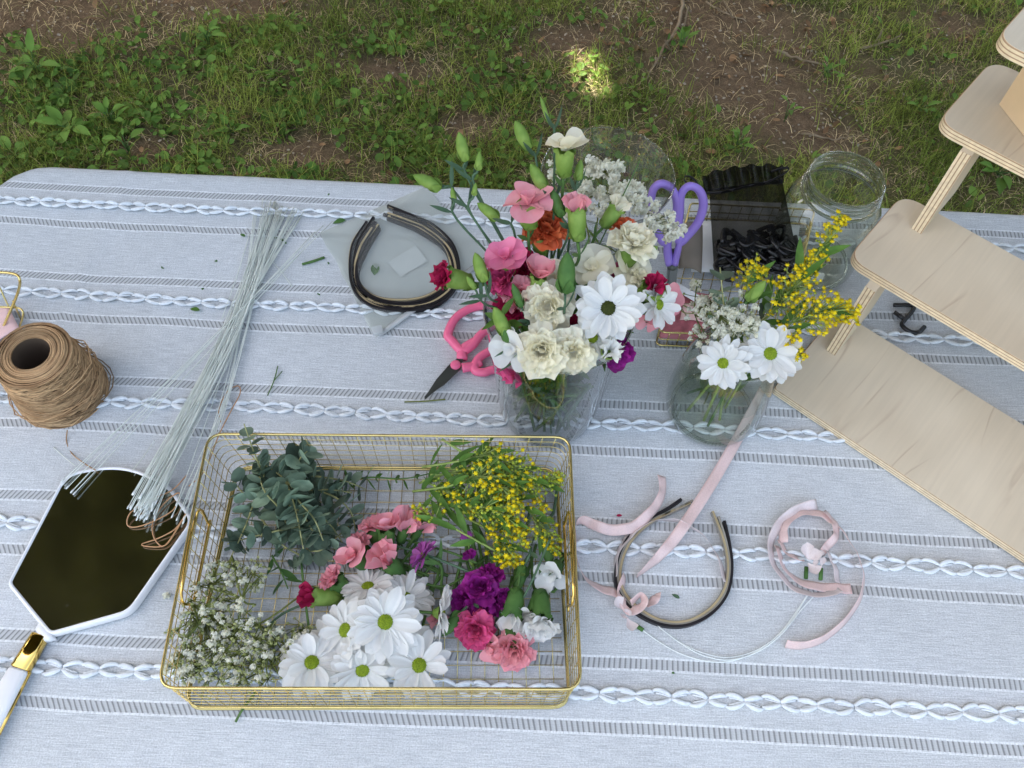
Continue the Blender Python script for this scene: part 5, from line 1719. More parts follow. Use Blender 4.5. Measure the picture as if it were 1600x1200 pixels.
a4 = sloc(P(1564, 50, H4))
shelf(H4, (a4[0], a4[1] - 0.012), 0.125)
def upright(px, py, h0, h1, depth=0.085, w=0.012):
    a = sloc(P(px, py, h0))
    mb = MB()
    extrude_poly(mb, [(a[0], h0), (a[0] + w, h0), (a[0] + w, h1), (a[0], h1)], 0, depth, 0.0008, 0, 1)
    # built lying down: turn so that the slab's thickness runs into the depth of the stand
    mb.v = [Vector((v.x, a[1] + v.z, v.y)) for v in mb.v]
    uv = {}
    for fi, f in enumerate(mb.f):
        uv[fi] = tuple(((mb.v[i].z) * 10, (mb.v[i].x - a[0]) / w) for i in f)
    mb.uv = uv
    mb.f = [tuple(reversed(f)) for f in mb.f]
    mb.m = [1 if (abs(mb.v[f[0]].y - mb.v[f[1]].y) < 1e-5 and abs(mb.v[f[0]].y - mb.v[f[2]].y) < 1e-5) else 0 for f in mb.f]
    mb.build('upright', [PLY, PLYE], stand, smooth=False, local=True)
upright(1291, 547, HB + 0.0003, HM - SHT - 0.0003)
upright(1424, 357, HM + 0.0003, HT - SHT - 0.0003)
au = sloc(P(1552, 150, HT))
upright(1600, 100, HT + 0.0003, H4 - SHT - 0.0003)
# wooden frame standing on the top shelf
fr_ = thing('wooden_frame', 'honey coloured wooden box frame on the top plywood shelf', 'frame', P(1580, 175, HT))
f0 = P(1561, 163, HT + 0.0005)
fd = SD * 0.82 + SL * 0.57
fd.normalize()
fs_ = Vector((fd.y, -fd.x, 0))
mb = MB()
def obox(mb, o, a, b, c):
    vs = [o, o + a, o + a + b, o + b, o + c, o + a + c, o + a + b + c, o + b + c]
    mb.add(vs, [(0, 3, 2, 1), (4, 5, 6, 7), (0, 1, 5, 4), (1, 2, 6, 5), (2, 3, 7, 6), (3, 0, 4, 7)])
up = Vector((0, 0, 1))
W_, D_, Hf = 0.20, 0.12, 0.045
obox(mb, f0, fs_ * W_, fd * 0.012, up * Hf)
obox(mb, f0 + fd * (D_ - 0.012), fs_ * W_, fd * 0.012, up * Hf)
obox(mb, f0 + fd * 0.0122, fs_ * 0.012, fd * (D_ - 0.0244), up * Hf)
obox(mb, f0 + fs_ * (W_ - 0.012) + fd * 0.0122, fs_ * 0.012, fd * (D_ - 0.0244), up * Hf)
mb.build('rim', PINE, fr_, smooth=False)
mb = MB()
obox(mb, f0 + fd * 0.0124 + fs_ * 0.0122 + up * 0.002, fs_ * (W_ - 0.0246), fd * (D_ - 0.0248), up * 0.006)
mb.build('panel', PINEL, fr_, smooth=False)

# ------------------------------------------------------------------ twine spool
sp0 = P(100, 612); spT = P(48, 552, 0.086)
spool = thing('twine_spool', 'cone spool of brown paper twine standing at the left table side', 'spool', Vector((sp0.x, sp0.y, T)))
sax = (spT - Vector((sp0.x, sp0.y, T))).normalized()
SH = (spT - sp0).length
e1 = sax.orthogonal().normalized(); e2 = sax.cross(e1)
r0, r1, rin = pxlen(100, 612, .01, 66), pxlen(48, 552, .086, 56), pxlen(48, 552, .086, 29)
mb = MB()
lathe(mb, [(rin, SH * 0.99), (rin * 0.95, SH * 0.5), (rin * 0.9, 0.004)], sp0, 30, sax)
lathe(mb, [(r0 * 0.92, 0.002), (r0 * 0.95, SH * 0.25), (r1 * 0.99, SH * 0.85), (r1 * 0.86, SH * 0.965), (rin * 1.04, SH * 0.985)], sp0, 36, sax)
mb.build('core', CORE, spool)
mb = MB()
rg = random.Random(23)
def rad_at(f):
    return r0 * (1 - f) + r1 * f if f < 0.85 else (r0 * 0.15 + r1 * 0.85)
for k in range(200):
    f = rg.uniform(0.03, 0.90)
    tilt = rg.uniform(0.02, 0.30) * rg.choice((-1, 1))
    ph = rg.uniform(0, 6.28)
    pts = []
    for q in range(30):
        a = 2 * PI * q / 30
        ff = max(0.0, min(0.95, f + tilt * math.sin(a + ph)))
        rr = rad_at(ff) + rg.uniform(0, 0.0004) + 0.0008 * (k % 3)
        pts.append(sp0 + sax * (SH * ff + 0.001) + (e1 * math.cos(a) + e2 * math.sin(a)) * rr)
    tube(mb, pts, 0.00082, 5, closed=True)
for k in range(46):
    f = k / 45
    rr = rin * 1.05 + (r1 - rin * 1.05) * f
    zz = SH * (0.985 + 0.015 * math.sin(f * PI))
    ec = rg.uniform(-0.0012, 0.0012)
    tl = rg.uniform(-0.0016, 0.0016)
    ph = rg.uniform(0, 6.28)
    pts = [sp0 + sax * (zz + tl * math.sin(2 * PI * q / 32 + ph) - (0.006 * max(0, f - 0.75) / 0.25)) + e1 * ec + (e1 * math.cos(2 * PI * q / 32) + e2 * math.sin(2 * PI * q / 32)) * rr for q in range(32)]
    tube(mb, pts, 0.00082, 5, closed=True)
for k in range(9):       # loose turns standing off the spool
    f = rg.uniform(0.0, 0.8)
    ph = rg.uniform(-0.9, 0.9) + (PI if k % 4 == 3 else 0)
    dirv = Vector((1, 0.15, 0)) if k % 4 != 3 else Vector((-.2, -1, 0))
    pts = []
    for q in range(28):
        a = 2 * PI * q / 28
        rr = rad_at(f) + 0.001
        o = (e1 * math.cos(a) + e2 * math.sin(a))
        s = max(0, o.dot(dirv)) ** 2
        pts.append(sp0 + sax * (SH * f + 0.004 + 0.01 * s * math.sin(k)) + o * (rr + s * rg.uniform(0.004, 0.012) * 0.9))
    tube(mb, pts, 0.0007, 5, closed=True)
mb.build('wound_twine', TWINE, spool)
mb = MB()
tube(mb, catmull([P(105, 672, .006), P(104, 690, .001), P(112, 708, .001), P(132, 724, .014), P(150, 735, .016)], 6), 0.0007, 5)
mb.build('loose_end', TWINE, spool)

# ------------------------------------------------------------------ hand mirror
MZ = 0.014
def inset(poly, d):
    n = len(poly)
    ar = sum(poly[i][0] * poly[(i + 1) % n][1] - poly[(i + 1) % n][0] * poly[i][1] for i in range(n))
    sg = 1 if ar > 0 else -1
    out = []
    for i in range(n):
        a, b, c = Vector(poly[i - 1]), Vector(poly[i]), Vector(poly[(i + 1) % n])
        t = (c - a).normalized()
        out.append(tuple(b + Vector((-t.y, t.x)) * d * sg))
    return out
mpx = [(100, 737), (190, 722), (262, 752), (305, 812), (203, 958), (75, 994), (8, 912)]
mo = fillet([(P(x, y, MZ).x, P(x, y, MZ).y) for x, y in mpx], [0.028, 0.10, 0.07, 0.02, 0.025, 0.012, 0.012], 8)
mc = P(165, 850, 0)
mirror = thing('hand_mirror', 'white framed hand mirror with gold collar lying dark on the cloth', 'mirror', Vector((mc.x, mc.y, T)))
mb = MB()
rings = [(inset(mo, 0.0015), 0.002), (mo, 0.006), (inset(mo, 0.0006), 0.0115), (inset(mo, 0.0022), MZ), (inset(mo, 0.0040), MZ - 0.0003), (inset(mo, 0.0048), MZ - 0.002)]
vs, n_ = [], len(mo)
for pl, z in rings:
    vs += [Vector((x, y, T + z)) for x, y in pl]
fs = []
for k in range(len(rings) - 1):
    for i in range(n_):
        i2 = (i + 1) % n_
        fs.append((k * n_ + i, k * n_ + i2, (k + 1) * n_ + i2, (k + 1) * n_ + i))
fs.append(tuple(range(n_ - 1, -1, -1)))
mb.add(vs, fs)
mb.build('frame', WHITEPL, mirror)
mb = MB()
mi = inset(mo, 0.0046)
mb.add([Vector((x, y, T + MZ - 0.0016)) for x, y in mi], [tuple(range(len(mi)))])
mb.build('mirror_face', MIRROR, mirror, smooth=False)
def rod(name, a, b, wa, wb, ha, hb, mat, k=10):
    """flat-oval bar between two points"""
    m = MB()
    n = 14
    d = (b - a).normalized(); s = Vector((d.y, -d.x, 0)).normalized()
    vv, ff = [], []
    st = [(0, 0.86), (0.03, 1.0), (0.97, 1.0), (1, 0.86)]
    for u, sc_ in st:
        p = a.lerp(b, u); w = (wa + (wb - wa) * u) * sc_; h = (ha + (hb - ha) * u) * sc_
        for j in range(n):
            q = 2 * PI * j / n
            cx, cz = math.cos(q), math.sin(q)
            cx = math.copysign(abs(cx) ** 0.6, cx); cz = math.copysign(abs(cz) ** 0.6, cz)
            vv.append(p + s * (w * cx) + Vector((0, 0, h * cz)))
    for i in range(len(st) - 1):
        for j in range(n):
            ff.append((i * n + j, i * n + (j + 1) % n, (i + 1) * n + (j + 1) % n, (i + 1) * n + j))
    ff.append(tuple(range(n - 1, -1, -1))); ff.append(tuple((len(st) - 1) * n + j for j in range(n)))
    m.add(vv, ff)
    return m.build(name, mat, mirror)
ha, hb_, hc = P(64, 992, .008), P(32, 1046, .008), P(-45, 1185, .008)
rod('neck', P(77, 984, .008), P(64, 994, .008), 0.014, 0.0085, 0.0055, 0.006, WHITEPL)
rod('collar', ha, hb_, 0.0086, 0.0098, 0.0066, 0.0070, GOLDP)
rod('handle', hb_, hc, 0.0100, 0.0135, 0.0070, 0.0075, WHITEPL)
gs = Vector(((hc - hb_).y, -(hc - hb_).x, 0)).normalized()
mb = MB()
sgn = 1 if gs.x > 0 else -1
tube(mb, [hb_ + gs * sgn * 0.0098, hc + gs * sgn * 0.0135], 0.0020, 6)
mb.build('gold_edge', GOLDP, mirror)
# twine loops lying on the mirror
mb = MB()
tube(mb, catmull([P(x, y, h) for x, y, h in [(292, 742, .016), (270, 765, .017), (238, 780, .018), (205, 800, .02), (199, 820, .0155), (215, 823, .0155), (245, 812, .017), (272, 795, .018), (280, 770, .018), (258, 785, .017), (240, 812, .0155), (239, 835, .0155), (250, 852, .0155), (262, 848, .016), (285, 812, .018), (272, 828, .017), (245, 842, .0155), (222, 850, .0155), (232, 854, .0155), (258, 852, .016), (275, 830, .017), (292, 800, .02)]], 6), 0.00075, 5)
tag(mb.build('twine_strand', COPPER), 'tangled copper brown twine strand looping over the mirror corner', 'twine')
mb = MB()
tube(mb, catmull([P(x, y, h) for x, y, h in [(295, 760, .014), (320, 735, .012), (342, 680, .012), (362, 640, .012), (375, 615, .008), (372, 603, .004), (355, 612, .004), (342, 640, .010), (345, 660, .006)]], 6), 0.0007, 5)
tag(mb.build('twine_strand', COPPER), 'thin brown twine strand curling behind the back left basket corner', 'twine')

# ------------------------------------------------------------------ floral wires
WL = 'thin pale cloth covered floral wire in the bundle across the cloth'
rg = random.Random(41)
def wire(a, b, mid=None, label=WL, group='pale floral wires in the bundle', tip=True, r=0.00047):
    m = MB()
    pts = catmull([a, mid if mid else a.lerp(b, 0.5) + rv(rg, 0.0025), b], 6)
    tube(m, pts, r, 5)
    o = tag(m.build('floral_wire', WIREW), label, 'wire', group)
    if tip:
        m = MB()
        d = (b - pts[-2]).normalized()
        tube(m, [b - d * 0.004, b, b + d * 0.0018], [r * 1.3, r * 2.1, r * 1.5], 6)
        m.build('wire_tip', WIRETIP, o)
    return o
for k in range(54):
    f = rg.random()
    lay = 0.002 + 0.012 * rg.random()
    a = P(412 + 68 * (1 - f) * 0.9 + rg.uniform(-6, 6), 309 + rg.uniform(0, 20) + 14 * (1 - f), 0.001 + lay * 0.35)
    b = P(197 + 50 * (rg.random() * 0.6 + 0.4 * f) + rg.uniform(-4, 6), rg.uniform(770, 812), 0.0155 + lay)
    m_ = P(335 + 30 * rg.random() + 10 * f, 525 + rg.uniform(-8, 8), 0.003 + lay * 0.8)
    wire(a, b, m_)
for (a, b) in [((520, 345, .006), (97, 752, .017)), ((492, 362, .006), (112, 768, .017)), ((505, 352, .007), (105, 762, .018)), ((470, 395, .006), (116, 771, .018)), ((440, 420, .006), (98, 757, .016))]:
    wire(P(*a), P(*b), label='pale floral wire fanning out to the left edge of the mirror', group='pale floral wires fanned to the left')
for k in range(9):
    wire(P(rg.uniform(395, 432), rg.uniform(320, 345), .004), P(rg.uniform(268, 296), rg.uniform(788, 818), .018 + .004 * rg.random()), P(rg.uniform(352, 372), rg.uniform(560, 590), .008),
         label='pale floral wire at the right side of the bundle near the basket wall', group='pale floral wires by the basket')
wire(P(427, 410, .001), P(456, 447, .001), label='short stray wire piece right of the wire bundle', group=None, tip=False)
wire(P(390, 365, .001), P(346, 500, .004), label='single stray wire left of the bundle behind the middle braid', group=None, tip=False)
wire(P(84, 699, .001), P(118, 728, .016), label='short bent wire end above the mirror', group=None, tip=False)
wire(P(205, 738, .017), P(240, 690, .006), label='single short wire resting on the mirror top rim', group=None)

# ------------------------------------------------------------------ bands helper
def band(mb, pts, w, th, up=Vector((0, 0, 1)), closed=False):
    """flat strip of width w standing along 'up', th thick"""
    frs = frames(pts, closed, up)
    vs, fs = [], []
    for p, (t, a, b) in zip(pts, frs):
        vs += [p - a * (w / 2) - b * (th / 2), p - a * (w / 2) + b * (th / 2), p + a * (w / 2) + b * (th / 2), p + a * (w / 2) - b * (th / 2)]
    n = len(pts)
    for i in range(n - 1):
        for j in range(4):
            fs.append((i * 4 + j, i * 4 + (j + 1) % 4, (i + 1) * 4 + (j + 1) % 4, (i + 1) * 4 + j))
    fs.append((3, 2, 1, 0)); fs.append(tuple((n - 1) * 4 + j for j in range(4)))
    mb.add(vs, fs)

def headband(path, label, group, w, mats, z0, th=0.0022, two=True):
    pts = catmull([P(x, y, z0 + w / 2) for x, y in path], 6)
    c = sum(pts, Vector()) / len(pts)
    t = thing('headband', label, 'headband', Vector((c.x, c.y, T + z0)), group)
    mb = MB()
    band(mb, pts, w, th)
    mb.build('band', mats[0], t, smooth=False)
    if two:
        mb = MB()
        frs = frames(pts, up=Vector((0, 0, 1)))
        cen = c
        inn = []
        for p, (tt, a, b) in zip(pts, frs):
            sg = 1 if (cen - p).dot(b) > 0 else -1
            inn.append(p + b * sg * (th * 0.5 + 0.0004))
        band(mb, inn, w * 0.85, 0.0006)
        mb.build('lining', mats[1], t, smooth=False)
    return t

# plastic pouch with hair bands inside
pc = P(615, 410)
pouch = thing('plastic_pouch', 'frosted clear zip pouch lying open on the cloth with hair bands inside', 'pouch', Vector((pc.x, pc.y, T)))
pq = [(499, 364), (664, 292), (765, 400), (588, 527)]
def pouch_sheet(z, bulge, name, mat):
    m = MB()
    c4 = [P(x, y, z) for x, y in pq]
    N = 22
    vs, fs = [], []
    for j in range(N + 1):
        for i in range(N + 1):
            u, v = i / N, j / N
            p = c4[0].lerp(c4[1], u).lerp(c4[3].lerp(c4[2], u), v)
            b = (math.sin(PI * u) * math.sin(PI * v)) ** 0.35 if 0 < u < 1 and 0 < v < 1 else 0
            e = 0.004 * noise.noise(Vector((u * 5, v * 5, z * 100)))
            cr = 0.0009 * noise.noise(Vector((u * 14 + v * 6, v * 9, z * 60 + 2)))
            vs.append(p + Vector((e * 0.7, e * 0.5, bulge * b + cr * b)))
    for j in range(N):
        for i in range(N):
            fs.append((j * (N + 1) + i, j * (N + 1) + i + 1, (j + 1) * (N + 1) + i + 1, (j + 1) * (N + 1) + i))
    m.add(vs, fs)
    return m.build(name, mat, pouch)
pouch_sheet(0.0012, 0.0006, 'back_sheet', FROST)
pouch_sheet(0.003, 0.0075, 'front_sheet', FROSTF)
mb = MB()
z1, z2 = P(762, 403, .005), P(592, 523, .005)
band(mb, [z1, z1.lerp(z2, 0.5) + Vector((0, 0, .001)), z2], 0.007, 0.0012, up=(z1 - z2).cross(Vector((0, 0, 1))))
mb.build('zip_strip', ZIPM, pouch)
mb = MB()
zp = P(592, 521, .006)
obox(mb, zp + Vector((-.006, -.004, 0)), Vector((.012, .004, 0)), Vector((-.004, .010, 0)), Vector((0, 0, .004)))
mb.build('zip_slider', ZIPM, pouch, smooth=False)
mb = MB()
lq = [P(x, y, .0026) for x, y in [(606, 410), (650, 383), (668, 408), (626, 432)]]
mb.add(lq, [(0, 1, 2, 3)])
mb.add([p + Vector((0, 0, -.0006)) for p in lq], [(3, 2, 1, 0)])
mb.build('paper_insert', INSERT, pouch, smooth=False)
hp = [(583, 352), (562, 385), (553, 425), (560, 452), (585, 472), (628, 480), (672, 473), (703, 450), (712, 420), (700, 385), (668, 358), (640, 345), (612, 335)]
for k in range(11):
    f = (k - 5) / 5.0
    sx, sy = 1 + 0.09 * f + rg.uniform(-.015, .015), 1 + 0.10 * f + rg.uniform(-.015, .015)
    cxp, cyp = 632 + rg.uniform(-3, 3), 412 + rg.uniform(-3, 3)
    en0, en1 = rg.uniform(-10, 8), rg.uniform(-12, 8)
    pth = [(cxp + (x - 632) * sx + rg.uniform(-1.2, 1.2) + (f * 6 if i > 9 or i < 2 else 0) * (-1 if i < 2 else 1) + (en0 * .5 if i == 0 else en1 if i == 12 else 0), cyp + (y - 412) * sy + rg.uniform(-1, 1) + (-en0 if i == 0 else en1 * .5 if i == 12 else 0)) for i, (x, y) in enumerate(hp)]
    dark = k % 4 != 1
    headband(pth, ('thin black hair band nested inside the frosted pouch' if dark else 'thin tan hair band nested inside the frosted pouch'),
             'black hair bands in the pouch' if dark else 'tan hair bands in the pouch', 0.0062, (BLACKBAND, BLACKBAND) if dark else (TANBAND, BLACKBAND), 0.0018 + 0.0005 * (k % 3), 0.0025)

# ------------------------------------------------------------------ hair bands, ribbons in the front
hb = [(1064, 781), (1040, 797), (1005, 817), (975, 850), (962, 890), (966, 925), (990, 955), (1030, 976), (1072, 978), (1110, 960), (1135, 930), (1143, 890), (1139, 850), (1131, 815)]
headband(hb, 'black hair band lying open in the front, outermost of three', 'open hair bands', 0.0065, (BLACKBAND, BLACKBAND), 0.0008, 0.0028, two=False)
hb2 = [(1078, 787), (1045, 802), (1010, 822), (982, 852), (969, 890), (973, 922), (996, 950), (1032, 970), (1070, 972), (1105, 955), (1129, 926), (1137, 890), (1130, 845), (1113, 800)]
headband(hb2, 'tan hair band lying inside the black one, with splayed ends', 'open hair bands', 0.006, (TANBAND, GREYBAND), 0.0008)
hb3 = [(1082, 783), (1050, 799), (1012, 818), (978, 852), (965.5, 890), (969, 923), (993, 953), (1031, 973), (1071, 975), (1108, 958), (1132, 928), (1140, 890), (1134, 848), (1122, 808)]
headband(hb3, 'slim grey see-through hair band between the black and the tan one', 'open hair bands', 0.006, (GREYBAND, BLACKBAND), 0.0008, two=False)

def ribbon(pts, w, label, mat=SATIN, group='pink satin ribbons', k=7):
    """pts = (px, py, h, tilt): tilt 0 lies flat, 90 stands on its edge"""
    cp = catmull([P(x, y, h) for x, y, h, _ in pts], k)
    n = len(pts)
    tl = []
    for i in range(len(cp)):
        f = i / (len(cp) - 1) * (n - 1)
        a = min(n - 2, int(f))
        tl.append(math.radians(pts[a][3] + (pts[a + 1][3] - pts[a][3]) * (f - a)))
    mb = MB()
    vs, fs = [], []
    for i, p in enumerate(cp):
        t = (cp[min(i + 1, len(cp) - 1)] - cp[max(0, i - 1)])
        t.z = 0
        t.normalize()
        s = Vector((t.y, -t.x, 0))
        wd = s * math.cos(tl[i]) + Vector((0, 0, 1)) * math.sin(tl[i])
        nr = Vector((0, 0, 1)) * math.cos(tl[i]) - s * math.sin(tl[i])
        lift = abs(math.sin(tl[i])) * w / 2
        for v in (-1, -0.5, 0, 0.5, 1):
            vs.append(p + wd * (v * w / 2) + Vector((0, 0, lift)) + Vector((0, 0, 0.0012 * math.sin(i * 0.9))))
    m = 5
    for i in range(len(cp) - 1):
        for j in range(m - 1):
            fs.append((i * m + j, i * m + j + 1, (i + 1) * m + j + 1, (i + 1) * m + j))
    mb.add(vs, fs)
    o = mb.build('ribbon', mat)
    md = o.modifiers.new('thickness', 'SOLIDIFY')
    md.thickness = 0.00018
    tag(o, label, 'ribbon', group)
    return o
ribbon([(1189, 612, .010, 50), (1176, 640, .006, 35), (1150, 690, .006, 15), (1112, 755, .008, 5), (1075, 812, .011, 0), (1045, 853, .008, 25), (1018, 882, .003, 60), (994, 903, .001, 88)], 0.0125, 'long straight pink ribbon running from the rounded jar into the hair bands')
ribbon([(1033, 745, .006, 30), (1034, 772, .006, 45), (1018, 800, .009, 40), (985, 826, .010, 20), (945, 828, .008, 30), (915, 817, .004, 55), (901, 820, .001, 85), (899, 845, .001, 90), (903, 885, .001, 85), (922, 912, .003, 50), (950, 924, .004, 25), (975, 930, .004, 20)], 0.012, 'curled pink ribbon tail looping between basket wall and hair bands')
ribbon([(961, 905, .001, 85), (963, 870, .001, 75), (982, 840, .002, 50), (1010, 820, .002, 65), (1050, 816, .001, 85), (1090, 834, .001, 75), (1118, 868, .002, 60), (1133, 912, .002, 50)], 0.012, 'pale pink ribbon arc lying inside the open hair bands', SATINW)
ribbon([(975, 900, .002, 70), (970, 930, .004, 30), (985, 955, .008, 10), (1005, 945, .010, 50), (1000, 932, .008, 80), (985, 945, .006, 60)], 0.011, 'small pink ribbon knot against the lower left of the hair bands')
ribbon([(1008, 950, .004, 60), (1022, 938, .007, 20), (1028, 928, .005, 70)], 0.010, 'short folded pink ribbon end inside the hair bands')
ribbon([(1275, 790, .004, 36), (1245, 798, .004, 50), (1215, 822, .003, 39), (1202, 858, .003, 43), (1213, 893, .003, 43), (1245, 924, .003, 39), (1285, 931, .003, 50), (1310, 922, .003, 41)], 0.012, 'outer pale pink ribbon coil at the right of the front', SATINW)
ribbon([(1222, 850, .002, 41), (1224, 825, .003, 54), (1245, 806, .004, 46), (1275, 803, .006, 28), (1300, 816, .008, 21), (1305, 838, .008, 43), (1290, 856, .006, 41), (1283, 866, .004, 47)], 0.011, 'pink ribbon folding over the top of the coil')
ribbon([(1212, 855, .002, 45), (1228, 895, .002, 50), (1260, 914, .003, 25), (1300, 919, .003, 10), (1330, 920, .003, 5)], 0.0115, 'pink ribbon end lying flat across the bottom of the coil')
ribbon([(1215, 845, .001, 45), (1232, 868, .001, 41), (1255, 876, .001, 45)], 0.010, 'short pink ribbon curve inside the coil at left')
ribbon([(1286, 800, .005, 40), (1310, 826, .003, 50), (1332, 858, .002, 58), (1346, 892, .001, 60), (1344, 930, .001, 60), (1322, 968, .001, 62), (1285, 1000, .001, 62), (1250, 1011, .001, 60), (1226, 1008, .001, 60)], 0.011, 'large pink ribbon arc sweeping round the right of the coil')
ribbon([(1290, 862, .002, 50), (1302, 885, .002, 43), (1308, 912, .002, 39)], 0.011, 'pale ribbon piece hanging down inside the coil at right', SATINW)
def loose_petals(px, py, spec, label):
    c = P(px, py)
    t = thing('petal_corsage', label, 'corsage', Vector((c.x, c.y, T)), 'small petal corsages on wires')
    m1, m2 = MB(), MB()
    rng = random.Random(int(px))
    for (x, y, h, ax, L, W) in spec:
        p = P(x, y, h)
        d = facing(p, ax)
        petal(m1, p, d, facing(p, (0.2, 0.2, 1)), L, W, 0.5, 0.7, 6, 5, 'fan', ruf=0.03, freq=2)
    m1.build('petals', SATINW, t)
    return t, m2
t1, ms = loose_petals(1270, 870, [(1263, 874, .010, (-0.25, 1, 0.2), .020, .014), (1263, 874, .010, (0.8, 0.5, 0.3), .020, .013), (1270, 880, .008, (0.6, 0.2, .5), .012, .010), (1262, 880, .008, (0.7, -0.8, .2), .017, .013), (1283, 885, .006, (0.2, 0.9, .2), .012, .007), (1280, 872, .012, (0.1, 0.9, .4), .012, .008)], 'pale petal corsage with two dark wire stubs inside the ribbon coil')
for x, y in ((1260, 894), (1283, 896)):
    tube(ms, [P(x, y - 8, .004), P(x - 1, y + 10, .004)], 0.0022, 7)
ms.build('wire_stub', CALYXD, t1)
t2, ms = loose_petals(975, 955, [(972, 952, .006, (-0.6, 0.8, .3), .016, .013), (978, 960, .006, (0.4, 0.5, .5), .012, .010), (980, 966, .006, (0.4, -0.9, .2), .016, .012), (975, 960, .006, (-0.2, -0.5, .6), .010, .010)], 'pale petal corsage with dark wire stub beside the hair bands')
tube(ms, [P(992, 976, .004), P(1005, 985, .004)], 0.0022, 7)
ms.build('wire_stub', CALYXD, t2)
for k, pts in enumerate([[(1002, 983), (1030, 1003), (1065, 1022), (1110, 1034), (1150, 1031), (1190, 1013), (1222, 985), (1248, 950), (1262, 928)],
                         [(1026, 976), (1050, 995), (1085, 1015), (1130, 1027), (1172, 1020), (1210, 998), (1240, 965), (1262, 930), (1270, 925)],
                         [(1030, 980), (1062, 1004), (1098, 1024), (1140, 1031), (1185, 1018), (1222, 990), (1250, 955), (1275, 928)]]):
    m = MB()
    tube(m, catmull([P(x, y, 0.002 + 0.0008 * k) for x, y in pts], 6), 0.0006, 5)
    tag(m.build('floral_wire', WIRETIP), 'white wire curving from the hair bands to the ribbon coil', 'wire', 'curved white wires in the front')

# ------------------------------------------------------------------ scissors
def scissors(label, tip, piv, hs, mat, loops, zfun, bw=0.0085, cat='scissors', pivmat=None):
    """tip, piv in photo points; loops = closed outlines of the two handle rings; shanks join them to the pivot"""
    p = P(piv[0], piv[1], zfun(piv))
    t = thing('scissors', label, cat, Vector((p.x, p.y, T)))
    Q = lambda q: P(q[0], q[1], zfun(q))
    for k, (lp, sh) in enumerate(loops):
        m = MB()
        ring = catmull([Q(q) for q in lp], 6, closed=True)
        tube(m, ring, 0.0056, 8, 0.85, closed=True)
        tube(m, catmull([Q(q) for q in sh], 5), [0.0068 - 0.0014 * i / (5 * (len(sh) - 1)) for i in range(5 * (len(sh) - 1) + 1)], 8, 0.7)
        m.build('handle', mat, t)
    a, b = Q(piv), Q(tip)
    d = (b - a).normalized()
    for k, sg in enumerate((-1, 1)):
        m = MB()
        nz = Vector((0, 0, 1)) if abs(d.z) < 0.5 else Vector((0, -1, 0))
        s = d.cross(nz).normalized()
        nz = s.cross(d).normalized()
        w = bw
        o = nz * (0.0012 * sg)
        e = hs if hs else 0.03
        top = [a - d * e + s * w * 0.6 * sg, a + s * w * (0.55 if sg > 0 else 0.9), a.lerp(b, .5) + s * w * (0.42 if sg > 0 else 0.75), b + s * w * 0.10]
        bot = [a - d * e - s * w * 0.6 * sg * -0.1, a - s * w * (0.9 if sg > 0 else 0.55), a.lerp(b, .5) - s * w * (0.75 if sg > 0 else 0.42), b - s * w * 0.10]
        vs = [q + o + nz * 0.0007 for q in top] + [q + o + nz * 0.0007 for q in bot] + [q + o - nz * 0.0007 for q in top] + [q + o - nz * 0.0007 for q in bot]
        fs = []
        for i in range(3):
            fs += [(i, i + 1, 5 + i, 4 + i), (8 + i, 12 + i, 13 + i, 9 + i), (i, 8 + i, 9 + i, i + 1), (4 + i, 5 + i, 13 + i, 12 + i)]
        fs += [(0, 4, 12, 8), (3, 11, 15, 7)]
        m.add(vs, fs)
        m.build('blade', STEEL, t, smooth=False)
    m = MB()
    nz = Vector((0, 0, 1)) if abs(d.z) < 0.5 else (CAMW - a).normalized()
    lathe(m, [(0.0062, -0.004), (0.0062, 0.0035), (0.0052, 0.0048), (0.0001, 0.0050)], a, 18, nz)
    m.build('pivot', pivmat or mat, t)
    return t
scissors('pink handled scissors lying on the cloth left of the tall vase', (664, 622), (712, 572), 0.016, PINKPL,
         [([(722, 548), (706, 532), (700, 522), (712, 497), (738, 481), (772, 477), (800, 486), (806, 505), (778, 506), (752, 522), (738, 540)], [(722, 562), (724, 545), (742, 532)]),
          ([(742, 578), (748, 560), (772, 545), (805, 528), (825, 540), (822, 566), (800, 584), (772, 578), (756, 582)], [(722, 575), (738, 572), (752, 566)])],
         lambda q: 0.007, 0.0085)
def pz(q):
    return max(0.015, 0.155 - (q[1] - 285) * 0.00082)
scissors('purple handled scissors standing tip down between the speckled vase and the organza pouch', (1045, 500), (1051, 415), 0.02, PURPLEPL,
         [([(1038, 378), (1052, 352), (1058, 320), (1050, 296), (1034, 287), (1021, 296), (1018, 318), (1026, 345), (1030, 365)], [(1047, 412), (1043, 392), (1044, 370)]),
          ([(1062, 378), (1076, 366), (1092, 345), (1099, 318), (1092, 297), (1076, 291), (1064, 305), (1062, 330), (1060, 355)], [(1054, 412), (1059, 392), (1064, 368)])],
         pz, 0.007, pivmat=STEEL)

